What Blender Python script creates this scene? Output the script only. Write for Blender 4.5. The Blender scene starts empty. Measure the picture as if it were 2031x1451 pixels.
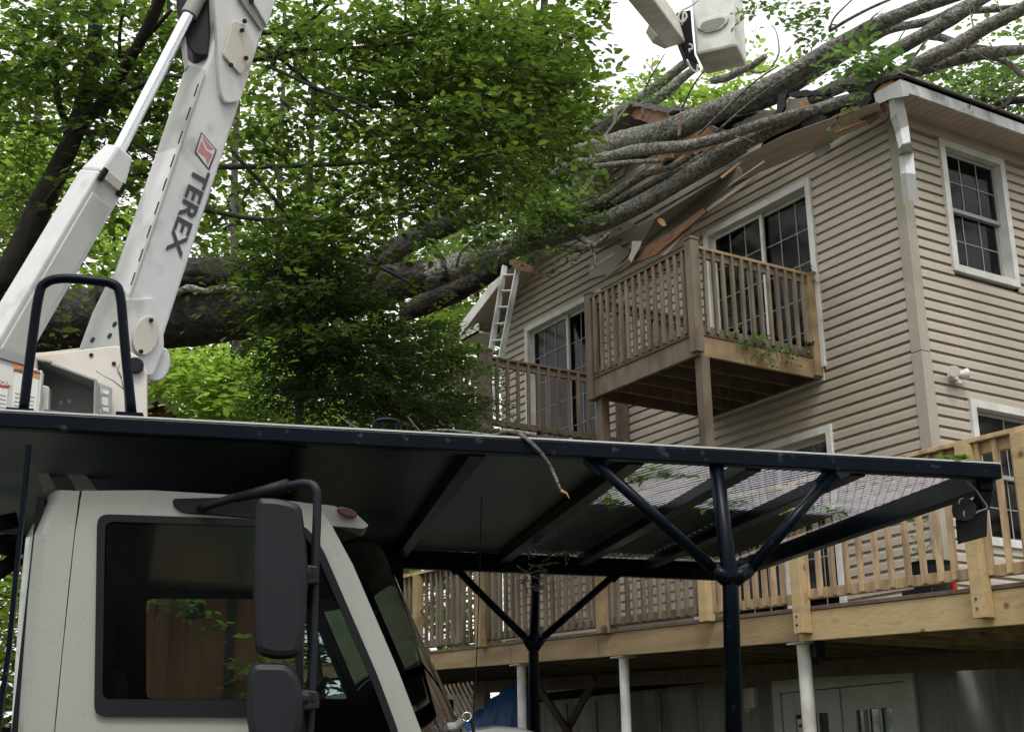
import bpy, math, random
import numpy as np
from mathutils import Matrix, Vector
random.seed(7); rng = np.random.default_rng(11)
SC = bpy.context.scene
COL = SC.collection
# ------------------------------------------------------------------ camera
FPX, CX, CY = 2710.08, 1015.5, 725.5
_y, _p, _r = np.radians([-57.4686, 17.4305, -.85819])
CF = np.array([np.sin(_y)*np.cos(_p), np.cos(_y)*np.cos(_p), np.sin(_p)])
_rt = np.array([np.cos(_y), -np.sin(_y), 0]); _up = np.cross(_rt, CF)
CR = np.cos(_r)*_rt + np.sin(_r)*_up
CU = -np.sin(_r)*_rt + np.cos(_r)*_up
CP = np.array([8.15, -9.71, 1.65])
cd = bpy.data.cameras.new('camera'); cam = bpy.data.objects.new('camera', cd); COL.objects.link(cam)
cam.matrix_world = Matrix(((CR[0], CU[0], -CF[0], CP[0]), (CR[1], CU[1], -CF[1], CP[1]), (CR[2], CU[2], -CF[2], CP[2]), (0, 0, 0, 1)))
cd.sensor_width = 36; cd.lens = FPX/2031*36; cd.clip_start = .05; cd.clip_end = 1500
SC.camera = cam
# ------------------------------------------------------------------ world, sun, exposure
SUN_EL, SUN_AZ = math.radians(58), math.radians(118)     # azimuth from +Y towards +X
W = bpy.data.worlds.new('World'); SC.world = W; W.use_nodes = True
nt = W.node_tree; bg = nt.nodes['Background']
sky = nt.nodes.new('ShaderNodeTexSky'); sky.sky_type = 'NISHITA'; sky.sun_disc = False
sky.sun_elevation = SUN_EL; sky.sun_rotation = SUN_AZ; sky.air_density = 1.0; sky.dust_density = 6.0; sky.ozone_density = 1.0
hs = nt.nodes.new('ShaderNodeHueSaturation'); hs.inputs['Saturation'].default_value = .12
mx = nt.nodes.new('ShaderNodeMix'); mx.data_type = 'RGBA'; mx.inputs['Factor'].default_value = .6
mx.inputs['B'].default_value = (13.9, 13.8, 13.9, 1)      # the even cloud layer over the clear-sky gradient
nt.links.new(sky.outputs['Color'], hs.inputs['Color']); nt.links.new(hs.outputs['Color'], mx.inputs['A'])
nt.links.new(mx.outputs['Result'], bg.inputs['Color']); bg.inputs['Strength'].default_value = .12
sd = bpy.data.lights.new('sun', 'SUN'); so = bpy.data.objects.new('sun', sd); COL.objects.link(so)
sd.energy = 1.3; sd.angle = math.radians(14); sd.color = (1, .97, .92)
_s = Vector((math.sin(SUN_AZ)*math.cos(SUN_EL), math.cos(SUN_AZ)*math.cos(SUN_EL), math.sin(SUN_EL)))
so.rotation_euler = _s.to_track_quat('Z', 'Y').to_euler(); so.location = (20, -10, 30)
SC.view_settings.view_transform = 'Standard'; SC.view_settings.look = 'None'
SC.view_settings.exposure = 0.26; SC.view_settings.gamma = 1.0
SC.cycles.max_bounces = 8; SC.cycles.transparent_max_bounces = 12; SC.cycles.sample_clamp_indirect = 6

# ------------------------------------------------------------------ geometry helpers
def ray(px, py): return CF + (px-CX)/FPX*CR + (CY-py)/FPX*CU
def at(px, py, D): return CP + D*ray(px, py)
def onY(px, py, Y=0.):
    d = ray(px, py); return CP + (Y-CP[1])/d[1]*d
def onX(px, py, X=0.):
    d = ray(px, py); return CP + (X-CP[0])/d[0]*d
def onZ(px, py, Z=0.):
    d = ray(px, py); return CP + (Z-CP[2])/d[2]*d
def depth(P): return float((np.array(P)-CP)@CF)
def spot(px, py, q):
    """q >= 5: distance along the view; otherwise a plane parallel to the gable wall"""
    return at(px, py, q) if q >= 5 else onY(px, py, q)
def nz(v): v = np.array(v, float); return v/np.linalg.norm(v)
ROOTM = {}
class MB:
    def __init__(s): s.v = []; s.f = []
    def add(s, vs, fs):
        n = len(s.v); s.v.extend([tuple(map(float, q)) for q in vs]); s.f.extend([tuple(n+i for i in f) for f in fs]); return s
    def hexa(s, c):      # 8 corners: bottom 4 (ccw), top 4
        return s.add(c, [(0, 3, 2, 1), (4, 5, 6, 7), (0, 1, 5, 4), (1, 2, 6, 5), (2, 3, 7, 6), (3, 0, 4, 7)])
    def box(s, a, b):
        x0, y0, z0 = a; x1, y1, z1 = b
        return s.hexa([(x0, y0, z0), (x1, y0, z0), (x1, y1, z0), (x0, y1, z0), (x0, y0, z1), (x1, y0, z1), (x1, y1, z1), (x0, y1, z1)])
    def fbox(s, O, A, B, N, a0, a1, b0, b1, n0, n1):   # box in a frame
        O, A, B, N = map(np.array, (O, A, B, N))
        P = lambda a, b, n: O+A*a+B*b+N*n
        return s.hexa([P(a0, b0, n0), P(a1, b0, n0), P(a1, b1, n0), P(a0, b1, n0), P(a0, b0, n1), P(a1, b0, n1), P(a1, b1, n1), P(a0, b1, n1)])
    def beam(s, p, q, w, h, up=(0, 0, 1), w2=None, h2=None):
        p, q = np.array(p, float), np.array(q, float); d = nz(q-p); u = np.array(up, float); u = nz(u-d*(u@d)); r = np.cross(d, u)
        w2 = w if w2 is None else w2; h2 = h if h2 is None else h2
        c = []
        for P, ww, hh in ((p, w, h), (q, w2, h2)):
            c += [P-r*ww/2-u*hh/2, P+r*ww/2-u*hh/2, P+r*ww/2+u*hh/2, P-r*ww/2+u*hh/2]
        return s.hexa(c)
    def prism(s, pts, d):     # polygon pts (3d, planar) extruded by vector d
        n = len(pts); d = np.array(d, float)
        vs = [np.array(p, float) for p in pts]+[np.array(p, float)+d for p in pts]
        return s.add(vs, [tuple(range(n-1, -1, -1)), tuple(range(n, 2*n))]+[(i, (i+1) % n, n+(i+1) % n, n+i) for i in range(n)])
    def quad(s, *p): return s.add(p, [tuple(range(len(p)))])
    def tube(s, pts, rad, sides=10, res=0, rough=0., cap=True, seed=0, ridge=0):
        P = np.array([np.array(p, float) for p in pts]); R = np.array(rad, float)*np.ones(len(P))
        if res > 1:
            n = len(P); Q = []; RR = []
            ext = np.vstack([2*P[0]-P[1], P, 2*P[-1]-P[-2]])
            for i in range(n-1):
                p0, p1, p2, p3 = ext[i:i+4]
                for k in range(res):
                    t = k/res
                    Q.append(.5*(2*p1+(p2-p0)*t+(2*p0-5*p1+4*p2-p3)*t*t+(3*p1-p0-3*p2+p3)*t**3)); RR.append(R[i]*(1-t)+R[i+1]*t)
            Q.append(P[-1]); RR.append(R[-1]); P = np.array(Q); R = np.array(RR)
        n = len(P); T = np.gradient(P, axis=0); T /= np.linalg.norm(T, axis=1)[:, None]+1e-9
        u = np.array([0, 0, 1.]) if abs(T[0][2]) < .9 else np.array([1., 0, 0])
        g = np.random.default_rng(seed+5); vs = []
        ang = np.arange(sides)/sides*2*np.pi
        L = np.concatenate([[0], np.cumsum(np.linalg.norm(np.diff(P, axis=0), axis=1))])
        ph = g.uniform(0, 6.28, 12); fr = g.uniform(.5, 7, 12)
        for i in range(n):
            u = u-T[i]*(u@T[i]); u /= np.linalg.norm(u)+1e-9; b = np.cross(T[i], u)
            r = R[i]*np.ones(sides)
            if rough:
                l = L[i]/max(R.max(), .01)
                nn = sum(np.sin(ang*k+ph[k]+fr[k]*l*.35) for k in (1, 2, 3, 4, 5))/5
                r = r*(1+rough*nn+rough*.35*g.standard_normal(sides))
            if ridge:
                nr = max(5, sides//2)
                r = r*(1+ridge*np.abs(np.sin(ang*nr/2+np.sin(L[i]/max(R.max(), .01)*.8+ang*2)*1.2))-ridge*.5)
            vs += [P[i]+r[k]*(np.cos(ang[k])*u+np.sin(ang[k])*b) for k in range(sides)]
        fs = [(i*sides+k, i*sides+(k+1) % sides, (i+1)*sides+(k+1) % sides, (i+1)*sides+k) for i in range(n-1) for k in range(sides)]
        if cap: fs += [tuple(range(sides-1, -1, -1)), tuple(range((n-1)*sides, n*sides))]
        return s.add(vs, fs)
    def disc(s, c, nrm, r, th, sides=24, ry=None, upv=(0, 0, 1)):
        c = np.array(c, float); nrm = nz(nrm); u = np.array(upv, float); u = nz(u-nrm*(u@nrm)); b = np.cross(nrm, u); ry = ry or r
        return s.prism([c+math.cos(a)*r*b+math.sin(a)*ry*u for a in np.arange(sides)/sides*2*math.pi], nrm*th)
    def build(s, name, mat, parent=None, loc=None, bevel=0, smooth=False, label=None, cat=None, group=None, kind=None):
        me = bpy.data.meshes.new(name); o = bpy.data.objects.new(name, me); COL.objects.link(o)
        V = np.array(s.v)
        if parent is not None:
            o.parent = parent; r = parent
            while r.parent: r = r.parent
            M = ROOTM.get(r.name)
            if M is not None: V = (V-M[1])@M[0]
        elif loc is not None or s.v:
            l = np.array(loc) if loc is not None else np.array([(V[:, 0].min()+V[:, 0].max())/2, (V[:, 1].min()+V[:, 1].max())/2, V[:, 2].min()])
            V = V-l; o.location = Vector(l); ROOTM[o.name] = (np.eye(3), l)
        me.from_pydata([tuple(q) for q in V], [], s.f); me.materials.append(mat)
        if smooth:
            me.shade_smooth()
        me.validate(); 
        if not smooth: pass
        import bmesh
        bm = bmesh.new(); bm.from_mesh(me); bmesh.ops.recalc_face_normals(bm, faces=bm.faces); bm.to_mesh(me); bm.free()
        if bevel:
            m = o.modifiers.new('bevel', 'BEVEL'); m.width = bevel; m.segments = 2; m.limit_method = 'ANGLE'; m.angle_limit = math.radians(40)
        tag(o, label, cat, group, kind)
        return o
def tag(o, label=None, cat=None, group=None, kind=None):
    for k, v in (('label', label), ('category', cat), ('group', group), ('kind', kind)):
        if v: o[k] = v
    return o
def thing(name, label, cat, loc, group=None, rot=None):
    o = bpy.data.objects.new(name, None); COL.objects.link(o); loc = np.array(loc, float)
    R = np.eye(3) if rot is None else rot
    o.matrix_world = Matrix([list(R[i])+[loc[i]] for i in range(3)]+[[0, 0, 0, 1]])
    o.empty_display_size = .2; ROOTM[o.name] = (R, loc)
    return tag(o, label, cat, group)

# ------------------------------------------------------------------ materials
MATS = {}
def mat(name, col, rough=.6, metal=0., var=.12, vscale=4., col2=None, c2scale=3., c2lo=.45, c2hi=.62, bump=0., bscale=30., stretch=(1, 1, 1), spec=.5, coat=0., detail=6., bdist=.02, each=0., knots=0.):
    if name in MATS: return MATS[name]
    m = bpy.data.materials.new(name); m.use_nodes = True; t = m.node_tree; N = t.nodes; Lk = t.links
    b = N['Principled BSDF']; b.inputs['Roughness'].default_value = rough; b.inputs['Metallic'].default_value = metal
    b.inputs['Specular IOR Level'].default_value = spec; b.inputs['Coat Weight'].default_value = coat; b.inputs['Coat Roughness'].default_value = .08
    tc = N.new('ShaderNodeTexCoord'); mp = N.new('ShaderNodeMapping'); mp.inputs['Scale'].default_value = stretch
    Lk.new(tc.outputs['Object'], mp.inputs['Vector'])
    n1 = N.new('ShaderNodeTexNoise'); n1.inputs['Scale'].default_value = vscale; n1.inputs['Detail'].default_value = detail; Lk.new(mp.outputs['Vector'], n1.inputs['Vector'])
    r1 = N.new('ShaderNodeMapRange'); r1.inputs['From Min'].default_value = .25; r1.inputs['From Max'].default_value = .75
    r1.inputs['To Min'].default_value = 1-var; r1.inputs['To Max'].default_value = 1+var; Lk.new(n1.outputs['Fac'], r1.inputs['Value'])
    base = N.new('ShaderNodeMix'); base.data_type = 'RGBA'
    base.inputs['A'].default_value = (*col, 1); base.inputs['B'].default_value = (*(col2 or col), 1)
    n2 = N.new('ShaderNodeTexNoise'); n2.inputs['Scale'].default_value = c2scale; n2.inputs['Detail'].default_value = 8; Lk.new(mp.outputs['Vector'], n2.inputs['Vector'])
    r2 = N.new('ShaderNodeMapRange'); r2.inputs['From Min'].default_value = c2lo; r2.inputs['From Max'].default_value = c2hi; Lk.new(n2.outputs['Fac'], r2.inputs['Value'])
    Lk.new(r2.outputs['Result'], base.inputs['Factor'])
    mu = N.new('ShaderNodeVectorMath'); mu.operation = 'SCALE'; Lk.new(base.outputs['Result'], mu.inputs[0]); Lk.new(r1.outputs['Result'], mu.inputs['Scale'])
    colout = mu.outputs['Vector']
    if each:
        oi = N.new('ShaderNodeObjectInfo'); ro = N.new('ShaderNodeMapRange'); ro.inputs['To Min'].default_value = 1-each; ro.inputs['To Max'].default_value = 1+each
        Lk.new(oi.outputs['Random'], ro.inputs['Value']); m2 = N.new('ShaderNodeVectorMath'); m2.operation = 'SCALE'; Lk.new(colout, m2.inputs[0]); Lk.new(ro.outputs['Result'], m2.inputs['Scale']); colout = m2.outputs['Vector']
    if knots:
        vo = N.new('ShaderNodeTexVoronoi'); vo.inputs['Scale'].default_value = knots; Lk.new(tc.outputs['Object'], vo.inputs['Vector'])
        rk_ = N.new('ShaderNodeMapRange'); rk_.inputs['From Min'].default_value = .07; rk_.inputs['From Max'].default_value = .13; rk_.inputs['To Min'].default_value = .3; rk_.inputs['To Max'].default_value = 1
        Lk.new(vo.outputs['Distance'], rk_.inputs['Value']); m3 = N.new('ShaderNodeVectorMath'); m3.operation = 'SCALE'; Lk.new(colout, m3.inputs[0]); Lk.new(rk_.outputs['Result'], m3.inputs['Scale']); colout = m3.outputs['Vector']
    Lk.new(colout, b.inputs['Base Color'])
    rr = N.new('ShaderNodeMapRange'); rr.inputs['To Min'].default_value = max(0, rough-.08); rr.inputs['To Max'].default_value = min(1, rough+.12); Lk.new(n1.outputs['Fac'], rr.inputs['Value']); Lk.new(rr.outputs['Result'], b.inputs['Roughness'])
    if bump:
        n3 = N.new('ShaderNodeTexNoise'); n3.inputs['Scale'].default_value = bscale; n3.inputs['Detail'].default_value = 8; Lk.new(mp.outputs['Vector'], n3.inputs['Vector'])
        bp = N.new('ShaderNodeBump'); bp.inputs['Strength'].default_value = bump; bp.inputs['Distance'].default_value = bdist; Lk.new(n3.outputs['Fac'], bp.inputs['Height']); Lk.new(bp.outputs['Normal'], b.inputs['Normal'])
    MATS[name] = m; return m
def glassmat(name, tint, gl=1.0, rough=.02, ior=1.5, bump=.04):
    if name in MATS: return MATS[name]
    m = bpy.data.materials.new(name); m.use_nodes = True; t = m.node_tree; N = t.nodes; Lk = t.links
    for n in list(N): N.remove(n)
    o = N.new('ShaderNodeOutputMaterial'); mixs = N.new('ShaderNodeMixShader'); tr = N.new('ShaderNodeBsdfTransparent'); tr.inputs['Color'].default_value = (*tint, 1)
    g = N.new('ShaderNodeBsdfGlossy'); g.inputs['Roughness'].default_value = rough; g.inputs['Color'].default_value = (gl, gl, gl, 1)
    fr = N.new('ShaderNodeFresnel'); fr.inputs['IOR'].default_value = ior
    tc = N.new('ShaderNodeTexCoord'); nn = N.new('ShaderNodeTexNoise'); nn.inputs['Scale'].default_value = 1.6; bp = N.new('ShaderNodeBump'); bp.inputs['Strength'].default_value = bump
    Lk.new(tc.outputs['Object'], nn.inputs['Vector']); Lk.new(nn.outputs['Fac'], bp.inputs['Height']); Lk.new(bp.outputs['Normal'], g.inputs['Normal'])
    Lk.new(fr.outputs['Fac'], mixs.inputs['Fac']); Lk.new(tr.outputs['BSDF'], mixs.inputs[1]); Lk.new(g.outputs['BSDF'], mixs.inputs[2]); Lk.new(mixs.outputs['Shader'], o.inputs['Surface'])
    MATS[name] = m; return m
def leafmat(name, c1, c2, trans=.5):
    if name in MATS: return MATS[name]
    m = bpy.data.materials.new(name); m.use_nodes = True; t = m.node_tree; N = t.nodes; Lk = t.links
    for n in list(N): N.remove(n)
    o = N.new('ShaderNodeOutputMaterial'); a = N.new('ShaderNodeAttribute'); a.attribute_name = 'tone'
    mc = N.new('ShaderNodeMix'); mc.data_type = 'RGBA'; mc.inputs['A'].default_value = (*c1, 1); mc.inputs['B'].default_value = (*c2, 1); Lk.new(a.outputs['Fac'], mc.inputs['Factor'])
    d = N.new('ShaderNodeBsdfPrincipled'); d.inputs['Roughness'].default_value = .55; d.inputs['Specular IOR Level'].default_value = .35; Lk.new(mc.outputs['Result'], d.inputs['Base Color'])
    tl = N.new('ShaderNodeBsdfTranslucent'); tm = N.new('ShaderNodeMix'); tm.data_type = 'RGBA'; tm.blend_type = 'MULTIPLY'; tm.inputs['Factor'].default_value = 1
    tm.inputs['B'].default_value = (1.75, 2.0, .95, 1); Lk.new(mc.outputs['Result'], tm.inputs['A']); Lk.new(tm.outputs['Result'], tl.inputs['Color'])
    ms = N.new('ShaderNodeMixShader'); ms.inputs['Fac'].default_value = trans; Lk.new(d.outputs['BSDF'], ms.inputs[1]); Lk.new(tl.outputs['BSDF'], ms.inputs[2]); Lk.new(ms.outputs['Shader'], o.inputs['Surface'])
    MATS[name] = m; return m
M_SIDE = mat('vinyl_siding', (.45, .398, .33), .5, var=.09, vscale=2.2, col2=(.36, .325, .25), c2scale=1.1, c2lo=.46, c2hi=.72, bump=.05, bscale=60, stretch=(1, 1, .45))
M_TRIMB = mat('beige_trim', (.37, .335, .275), .5, var=.05, col2=(.29, .27, .2), c2scale=1.5)
M_WHITE = mat('white_vinyl', (.66, .66, .63), .45, var=.05, col2=(.55, .55, .5), c2scale=5)
M_FASC = mat('weathered_fascia', (.52, .53, .52), .5, var=.12, vscale=6, col2=(.22, .22, .2), c2scale=5, c2lo=.5, c2hi=.68, stretch=(1, 1.2, .8))
M_SOFF = mat('soffit_vinyl', (.47, .39, .34), .55, var=.06)
M_BASE = mat('grey_board', (.27, .27, .255), .8, var=.15, col2=(.18, .175, .16), c2scale=1.2, bump=.15, bscale=25, stretch=(4, 4, .6))
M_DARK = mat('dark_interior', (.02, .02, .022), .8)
M_GLASS = glassmat('window_glass', (.8, .86, .84), .55, .06, 1.45)
M_MUNT = mat('muntin', (.3, .31, .31), .5)
M_CURT = mat('curtain', (.6, .72, .52), .9, var=.25, vscale=3, stretch=(6, 6, .5))
M_SHING = mat('shingles', (.17, .16, .145), .95, var=.3, vscale=30, bump=.5, bscale=40)
M_TAR = mat('tar_paper', (.012, .012, .016), .7, var=.3, bump=.3, bscale=15)
M_PLY = mat('raw_plywood', (.30, .17, .10), .8, var=.25, vscale=5, col2=(.17, .07, .04), c2scale=5, stretch=(1, 1, 5))
M_PINE = mat('fresh_pine', (.58, .35, .17), .7, var=.2, vscale=6, col2=(.42, .2, .09), c2scale=5)
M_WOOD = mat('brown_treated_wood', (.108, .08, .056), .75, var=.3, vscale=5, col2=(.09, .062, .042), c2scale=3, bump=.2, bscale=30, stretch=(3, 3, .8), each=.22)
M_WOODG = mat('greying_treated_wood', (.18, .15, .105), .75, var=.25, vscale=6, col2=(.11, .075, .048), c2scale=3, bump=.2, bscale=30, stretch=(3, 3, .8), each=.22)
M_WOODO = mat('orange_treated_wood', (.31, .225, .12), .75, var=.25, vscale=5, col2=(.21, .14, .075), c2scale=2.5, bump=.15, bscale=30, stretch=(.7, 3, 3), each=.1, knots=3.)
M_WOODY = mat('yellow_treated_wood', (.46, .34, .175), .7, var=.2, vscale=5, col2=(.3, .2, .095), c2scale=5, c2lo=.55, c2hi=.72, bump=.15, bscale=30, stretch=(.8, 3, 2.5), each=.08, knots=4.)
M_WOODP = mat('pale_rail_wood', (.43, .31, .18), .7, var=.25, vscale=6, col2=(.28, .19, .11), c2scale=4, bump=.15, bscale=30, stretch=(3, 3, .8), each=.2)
M_POST = mat('white_steel', (.6, .61, .58), .45, var=.08, col2=(.42, .4, .36), c2scale=4)
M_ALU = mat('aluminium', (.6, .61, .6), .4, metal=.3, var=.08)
M_GALV = mat('bent_metal', (.47, .48, .47), .6, metal=.0, var=.1, vscale=7)
M_BARK = mat('pale_bark', (.25, .245, .21), .9, var=.4, vscale=45, col2=(.10, .097, .08), c2scale=20, c2lo=.42, c2hi=.62, bump=1., bscale=30, bdist=.06)
M_BARKD = mat('dark_bark', (.13, .118, .10), .95, var=.5, vscale=14, col2=(.045, .04, .033), c2scale=15, c2lo=.42, c2hi=.6, bump=1., bscale=24, bdist=.07)
M_BARKT = mat('torn_trunk_bark', (.04, .034, .028), .95, var=.5, vscale=10, col2=(.015, .012, .01), c2scale=6, c2lo=.4, c2hi=.6, bump=1., bscale=16, bdist=.08)
M_TRUNK = mat('forest_bark', (.04, .033, .027), .95, var=.35, vscale=8, col2=(.018, .015, .012), c2scale=5, bump=.8, bscale=18)
M_TRUNKG = mat('grey_forest_bark', (.16, .145, .125), .95, var=.35, vscale=8, col2=(.08, .07, .06), c2scale=5, bump=.6, bscale=18)
M_BLACK = mat('black_gloss_paint', (.0015, .0045, .010), .3, var=.25, vscale=7, col2=(.035, .038, .042), c2scale=28, c2lo=.64, c2hi=.72, spec=.12, coat=.0)
M_PLATE = mat('dark_plate', (.085, .10, .13), .36, var=.35, vscale=2.5, col2=(.05, .06, .08), c2scale=1.5, spec=.4)
M_MESH = mat('expanded_metal', (.36, .355, .40), .4, metal=.2, var=.25, vscale=9)
M_CAB = mat('cab_paint', (.36, .375, .34), .27, var=.04, vscale=3, col2=(.30, .30, .26), c2scale=60, c2lo=.62, c2hi=.72, spec=.5, coat=.5)
M_BOOM = mat('boom_paint', (.66, .655, .66), .42, var=.09, vscale=9, col2=(.36, .33, .30), c2scale=6, c2lo=.58, c2hi=.78, spec=.4)
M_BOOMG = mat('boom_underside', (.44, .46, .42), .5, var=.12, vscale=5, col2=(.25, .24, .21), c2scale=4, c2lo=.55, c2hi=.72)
M_CREAM = mat('cream_plate', (.6, .565, .49), .5, var=.08, vscale=6, col2=(.48, .44, .36), c2scale=4)
M_RUST = mat('turret_paint', (.66, .62, .56), .5, var=.08, vscale=5, col2=(.52, .34, .23), c2scale=3.2, c2lo=.55, c2hi=.78)
M_GREYP = mat('grey_paint', (.27, .27, .26), .5, var=.12)
M_CHROME = mat('chrome', (.75, .77, .8), .12, metal=1., var=.03)
M_RUB = mat('black_rubber', (.008, .009, .011), .55, var=.25, vscale=8, spec=.25)
M_PLAS = mat('mirror_plastic', (.011, .013, .018), .45, var=.2, vscale=6, spec=.3, bump=.05, bscale=90)
M_CABG = glassmat('cab_glass', (.5, .58, .56), .2, .07, 1.33, 0.)
M_WSG = glassmat('windshield_glass', (.3, .38, .36), .9, .03, 1.6)
M_AMBER = mat('amber_lens', (.07, .016, .010), .25, var=.1)
M_TARP = mat('blue_tarp', (.012, .065, .19), .5, var=.3, vscale=3, col2=(.02, .1, .25), c2scale=3, bump=.7, bscale=4)
M_RED = mat('red_plastic', (.35, .02, .015), .4)
M_TEXT = mat('dark_lettering', (.045, .048, .055), .5)
M_LOGO = mat('faded_red', (.52, .2, .22), .5)
M_ORANGE = mat('orange_label', (.62, .25, .07), .5)
M_REDL = mat('red_label', (.42, .06, .05), .5)
M_LABEL = mat('label_paper', (.68, .68, .64), .5, var=.05)
M_SHED = mat('brown_stain', (.2, .075, .04), .8, var=.15, vscale=3, col2=(.15, .055, .03), c2scale=1, stretch=(3, 3, .3))
M_SEAT = mat('grey_fabric', (.12, .14, .13), .9)
M_GROUND = mat('forest_floor', (.07, .06, .035), 1, var=.4, vscale=2, col2=(.04, .07, .02), c2scale=.4)
M_DOORG = mat('grey_door_paint', (.55, .56, .53), .6)
M_TAN = mat('tan_underlay', (.3, .29, .25), .8, var=.1)
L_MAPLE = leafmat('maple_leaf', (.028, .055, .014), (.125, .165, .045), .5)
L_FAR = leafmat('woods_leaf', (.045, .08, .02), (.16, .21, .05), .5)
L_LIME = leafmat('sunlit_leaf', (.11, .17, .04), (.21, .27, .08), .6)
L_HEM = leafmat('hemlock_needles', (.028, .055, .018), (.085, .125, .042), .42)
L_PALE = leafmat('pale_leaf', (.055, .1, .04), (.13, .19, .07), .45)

# ------------------------------------------------------------------ leaves
_T = np.array([(0, 0, 0), (.28, .3, .07), (.68, .25, .06), (1, 0, -.06), (.68, -.25, .06), (.28, -.3, .07)])
def leaves_mesh(name, P, A, Nn, S, tone, mt, parent=None, loc=None):
    n = len(P); A = A/(np.linalg.norm(A, axis=1)[:, None]+1e-9)
    Nn = Nn-A*np.sum(A*Nn, axis=1)[:, None]; Nn /= np.linalg.norm(Nn, axis=1)[:, None]+1e-9
    B = np.cross(Nn, A)
    V = P[:, None, :]+S[:, None, None]*(A[:, None, :]*_T[None, :, 0:1]+B[:, None, :]*_T[None, :, 1:2]+Nn[:, None, :]*_T[None, :, 2:3])
    V = V.reshape(-1, 3)
    o_loc = None
    me = bpy.data.meshes.new(name); o = bpy.data.objects.new(name, me); COL.objects.link(o)
    if parent is not None:
        o.parent = parent; r = parent
        while r.parent: r = r.parent
        V = (V-ROOTM[r.name][1])@ROOTM[r.name][0]
    else:
        o.location = Vector(loc); V = V-np.array(loc)
    me.vertices.add(6*n); me.vertices.foreach_set('co', V.astype(np.float32).ravel())
    idx = (np.arange(n)*6)[:, None]+np.array([0, 1, 2, 3, 0, 3, 4, 5])[None, :]
    me.loops.add(8*n); me.loops.foreach_set('vertex_index', idx.astype(np.int32).ravel())
    me.polygons.add(2*n); me.polygons.foreach_set('loop_start', (np.arange(2*n)*4).astype(np.int32))
    at_ = me.attributes.new('tone', 'FLOAT', 'POINT'); at_.data.foreach_set('value', np.repeat(tone, 6).astype(np.float32))
    me.update(); me.materials.append(mt); return o
class Leaves:
    def __init__(s): s.P = []; s.A = []; s.N = []; s.S = []; s.T = []; s.tw = MB()
    def spray(s, p, d, length, nl, size, tone=.5, twig=0.):
        d = nz(d); t = np.linspace(.08, 1, nl); side = np.cross(d, [0, 0, 1.]); side /= np.linalg.norm(side)+1e-9
        upn = np.cross(side, d)
        bend = -.25*length
        pos = p+d*length*t[:, None]+np.array([0, 0, 1.])*(bend*t**2)[:, None]
        sg = np.where(np.arange(nl) % 2 == 0, 1., -1.)
        a = d*.6+side*sg[:, None]*(1.1-.5*t[:, None])+rng.normal(0, .28, (nl, 3))
        nn = upn+np.array([0, 0, .5])+rng.normal(0, .33, (nl, 3))
        pos = pos+side*(sg*rng.uniform(0, .10, nl)*length)[:, None]+rng.normal(0, .03*length, (nl, 3))
        s.P.append(pos); s.A.append(a); s.N.append(nn); s.S.append(size*rng.uniform(.5, 1.75, nl)); s.T.append(np.clip(tone+rng.normal(0, .22, nl), 0, 1))
        if twig: s.tw.tube([p, p+d*length*.5+np.array([0, 0, bend*.25]), p+d*length+np.array([0, 0, bend])], [twig, twig*.7, twig*.3], 4, cap=False)
    def blob(s, c, R3, n, length, nl, size, tone=.5, twig=0., out=.6, axes=None, layer=0.):
        for _ in range(n):
            v = rng.normal(0, 1, 3); v /= np.linalg.norm(v); r = rng.uniform(0, 1)**.45
            off = v*r*np.array(R3); 
            if axes is not None: off = axes[0]*off[0]+axes[1]*off[1]+axes[2]*off[2]
            if layer:
                zz0 = c[2]+off[2]; off = off.copy(); off[2] = round((zz0)/layer)*layer-c[2]+rng.normal(0, .05*layer)-.18*np.hypot(off[0], off[1])
            h = rng.uniform(0, 2*np.pi); dd = np.array([math.cos(h), math.sin(h), rng.uniform(-.35, .3)])+nz(off+1e-6)*out
            s.spray(np.array(c)+off, dd, length*rng.uniform(.6, 1.3), nl, size, np.clip(tone+rng.normal(0, .18), 0, 1), twig)
    def build(s, name, mt, parent=None, loc=None):
        return leaves_mesh(name, np.vstack(s.P), np.vstack(s.A), np.vstack(s.N), np.concatenate(s.S), np.concatenate(s.T), mt, parent, loc)
CAMAX = (CR, CU, CF)
def pblob(L, px, py, rx, ry, D, dd, n, length, nl, size, tone=.5, twig=0., layer=0.):
    k = D/FPX; L.blob(at(px, py, D), (rx*k, ry*k, dd), n, length, nl, size, tone, twig, axes=CAMAX, layer=layer)

# ================================================================== SETTING
def gz(x, y): return .5*min(1, max(0, (y+6)/5.)) + max(0, -x-9)*.05 + max(0, y-8)*.04
g = MB(); n = 60; xs = np.linspace(-1, 1, n); xs = np.sign(xs)*np.abs(xs)**2.2*400
vs = [(x, y, gz(x, y)+.0) for y in xs for x in xs]
g.add(vs, [(j*n+i, j*n+i+1, (j+1)*n+i+1, (j+1)*n+i) for j in range(n-1) for i in range(n-1)])
g.build('ground', M_GROUND, loc=(0, 0, 0), kind='structure', smooth=True)

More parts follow.
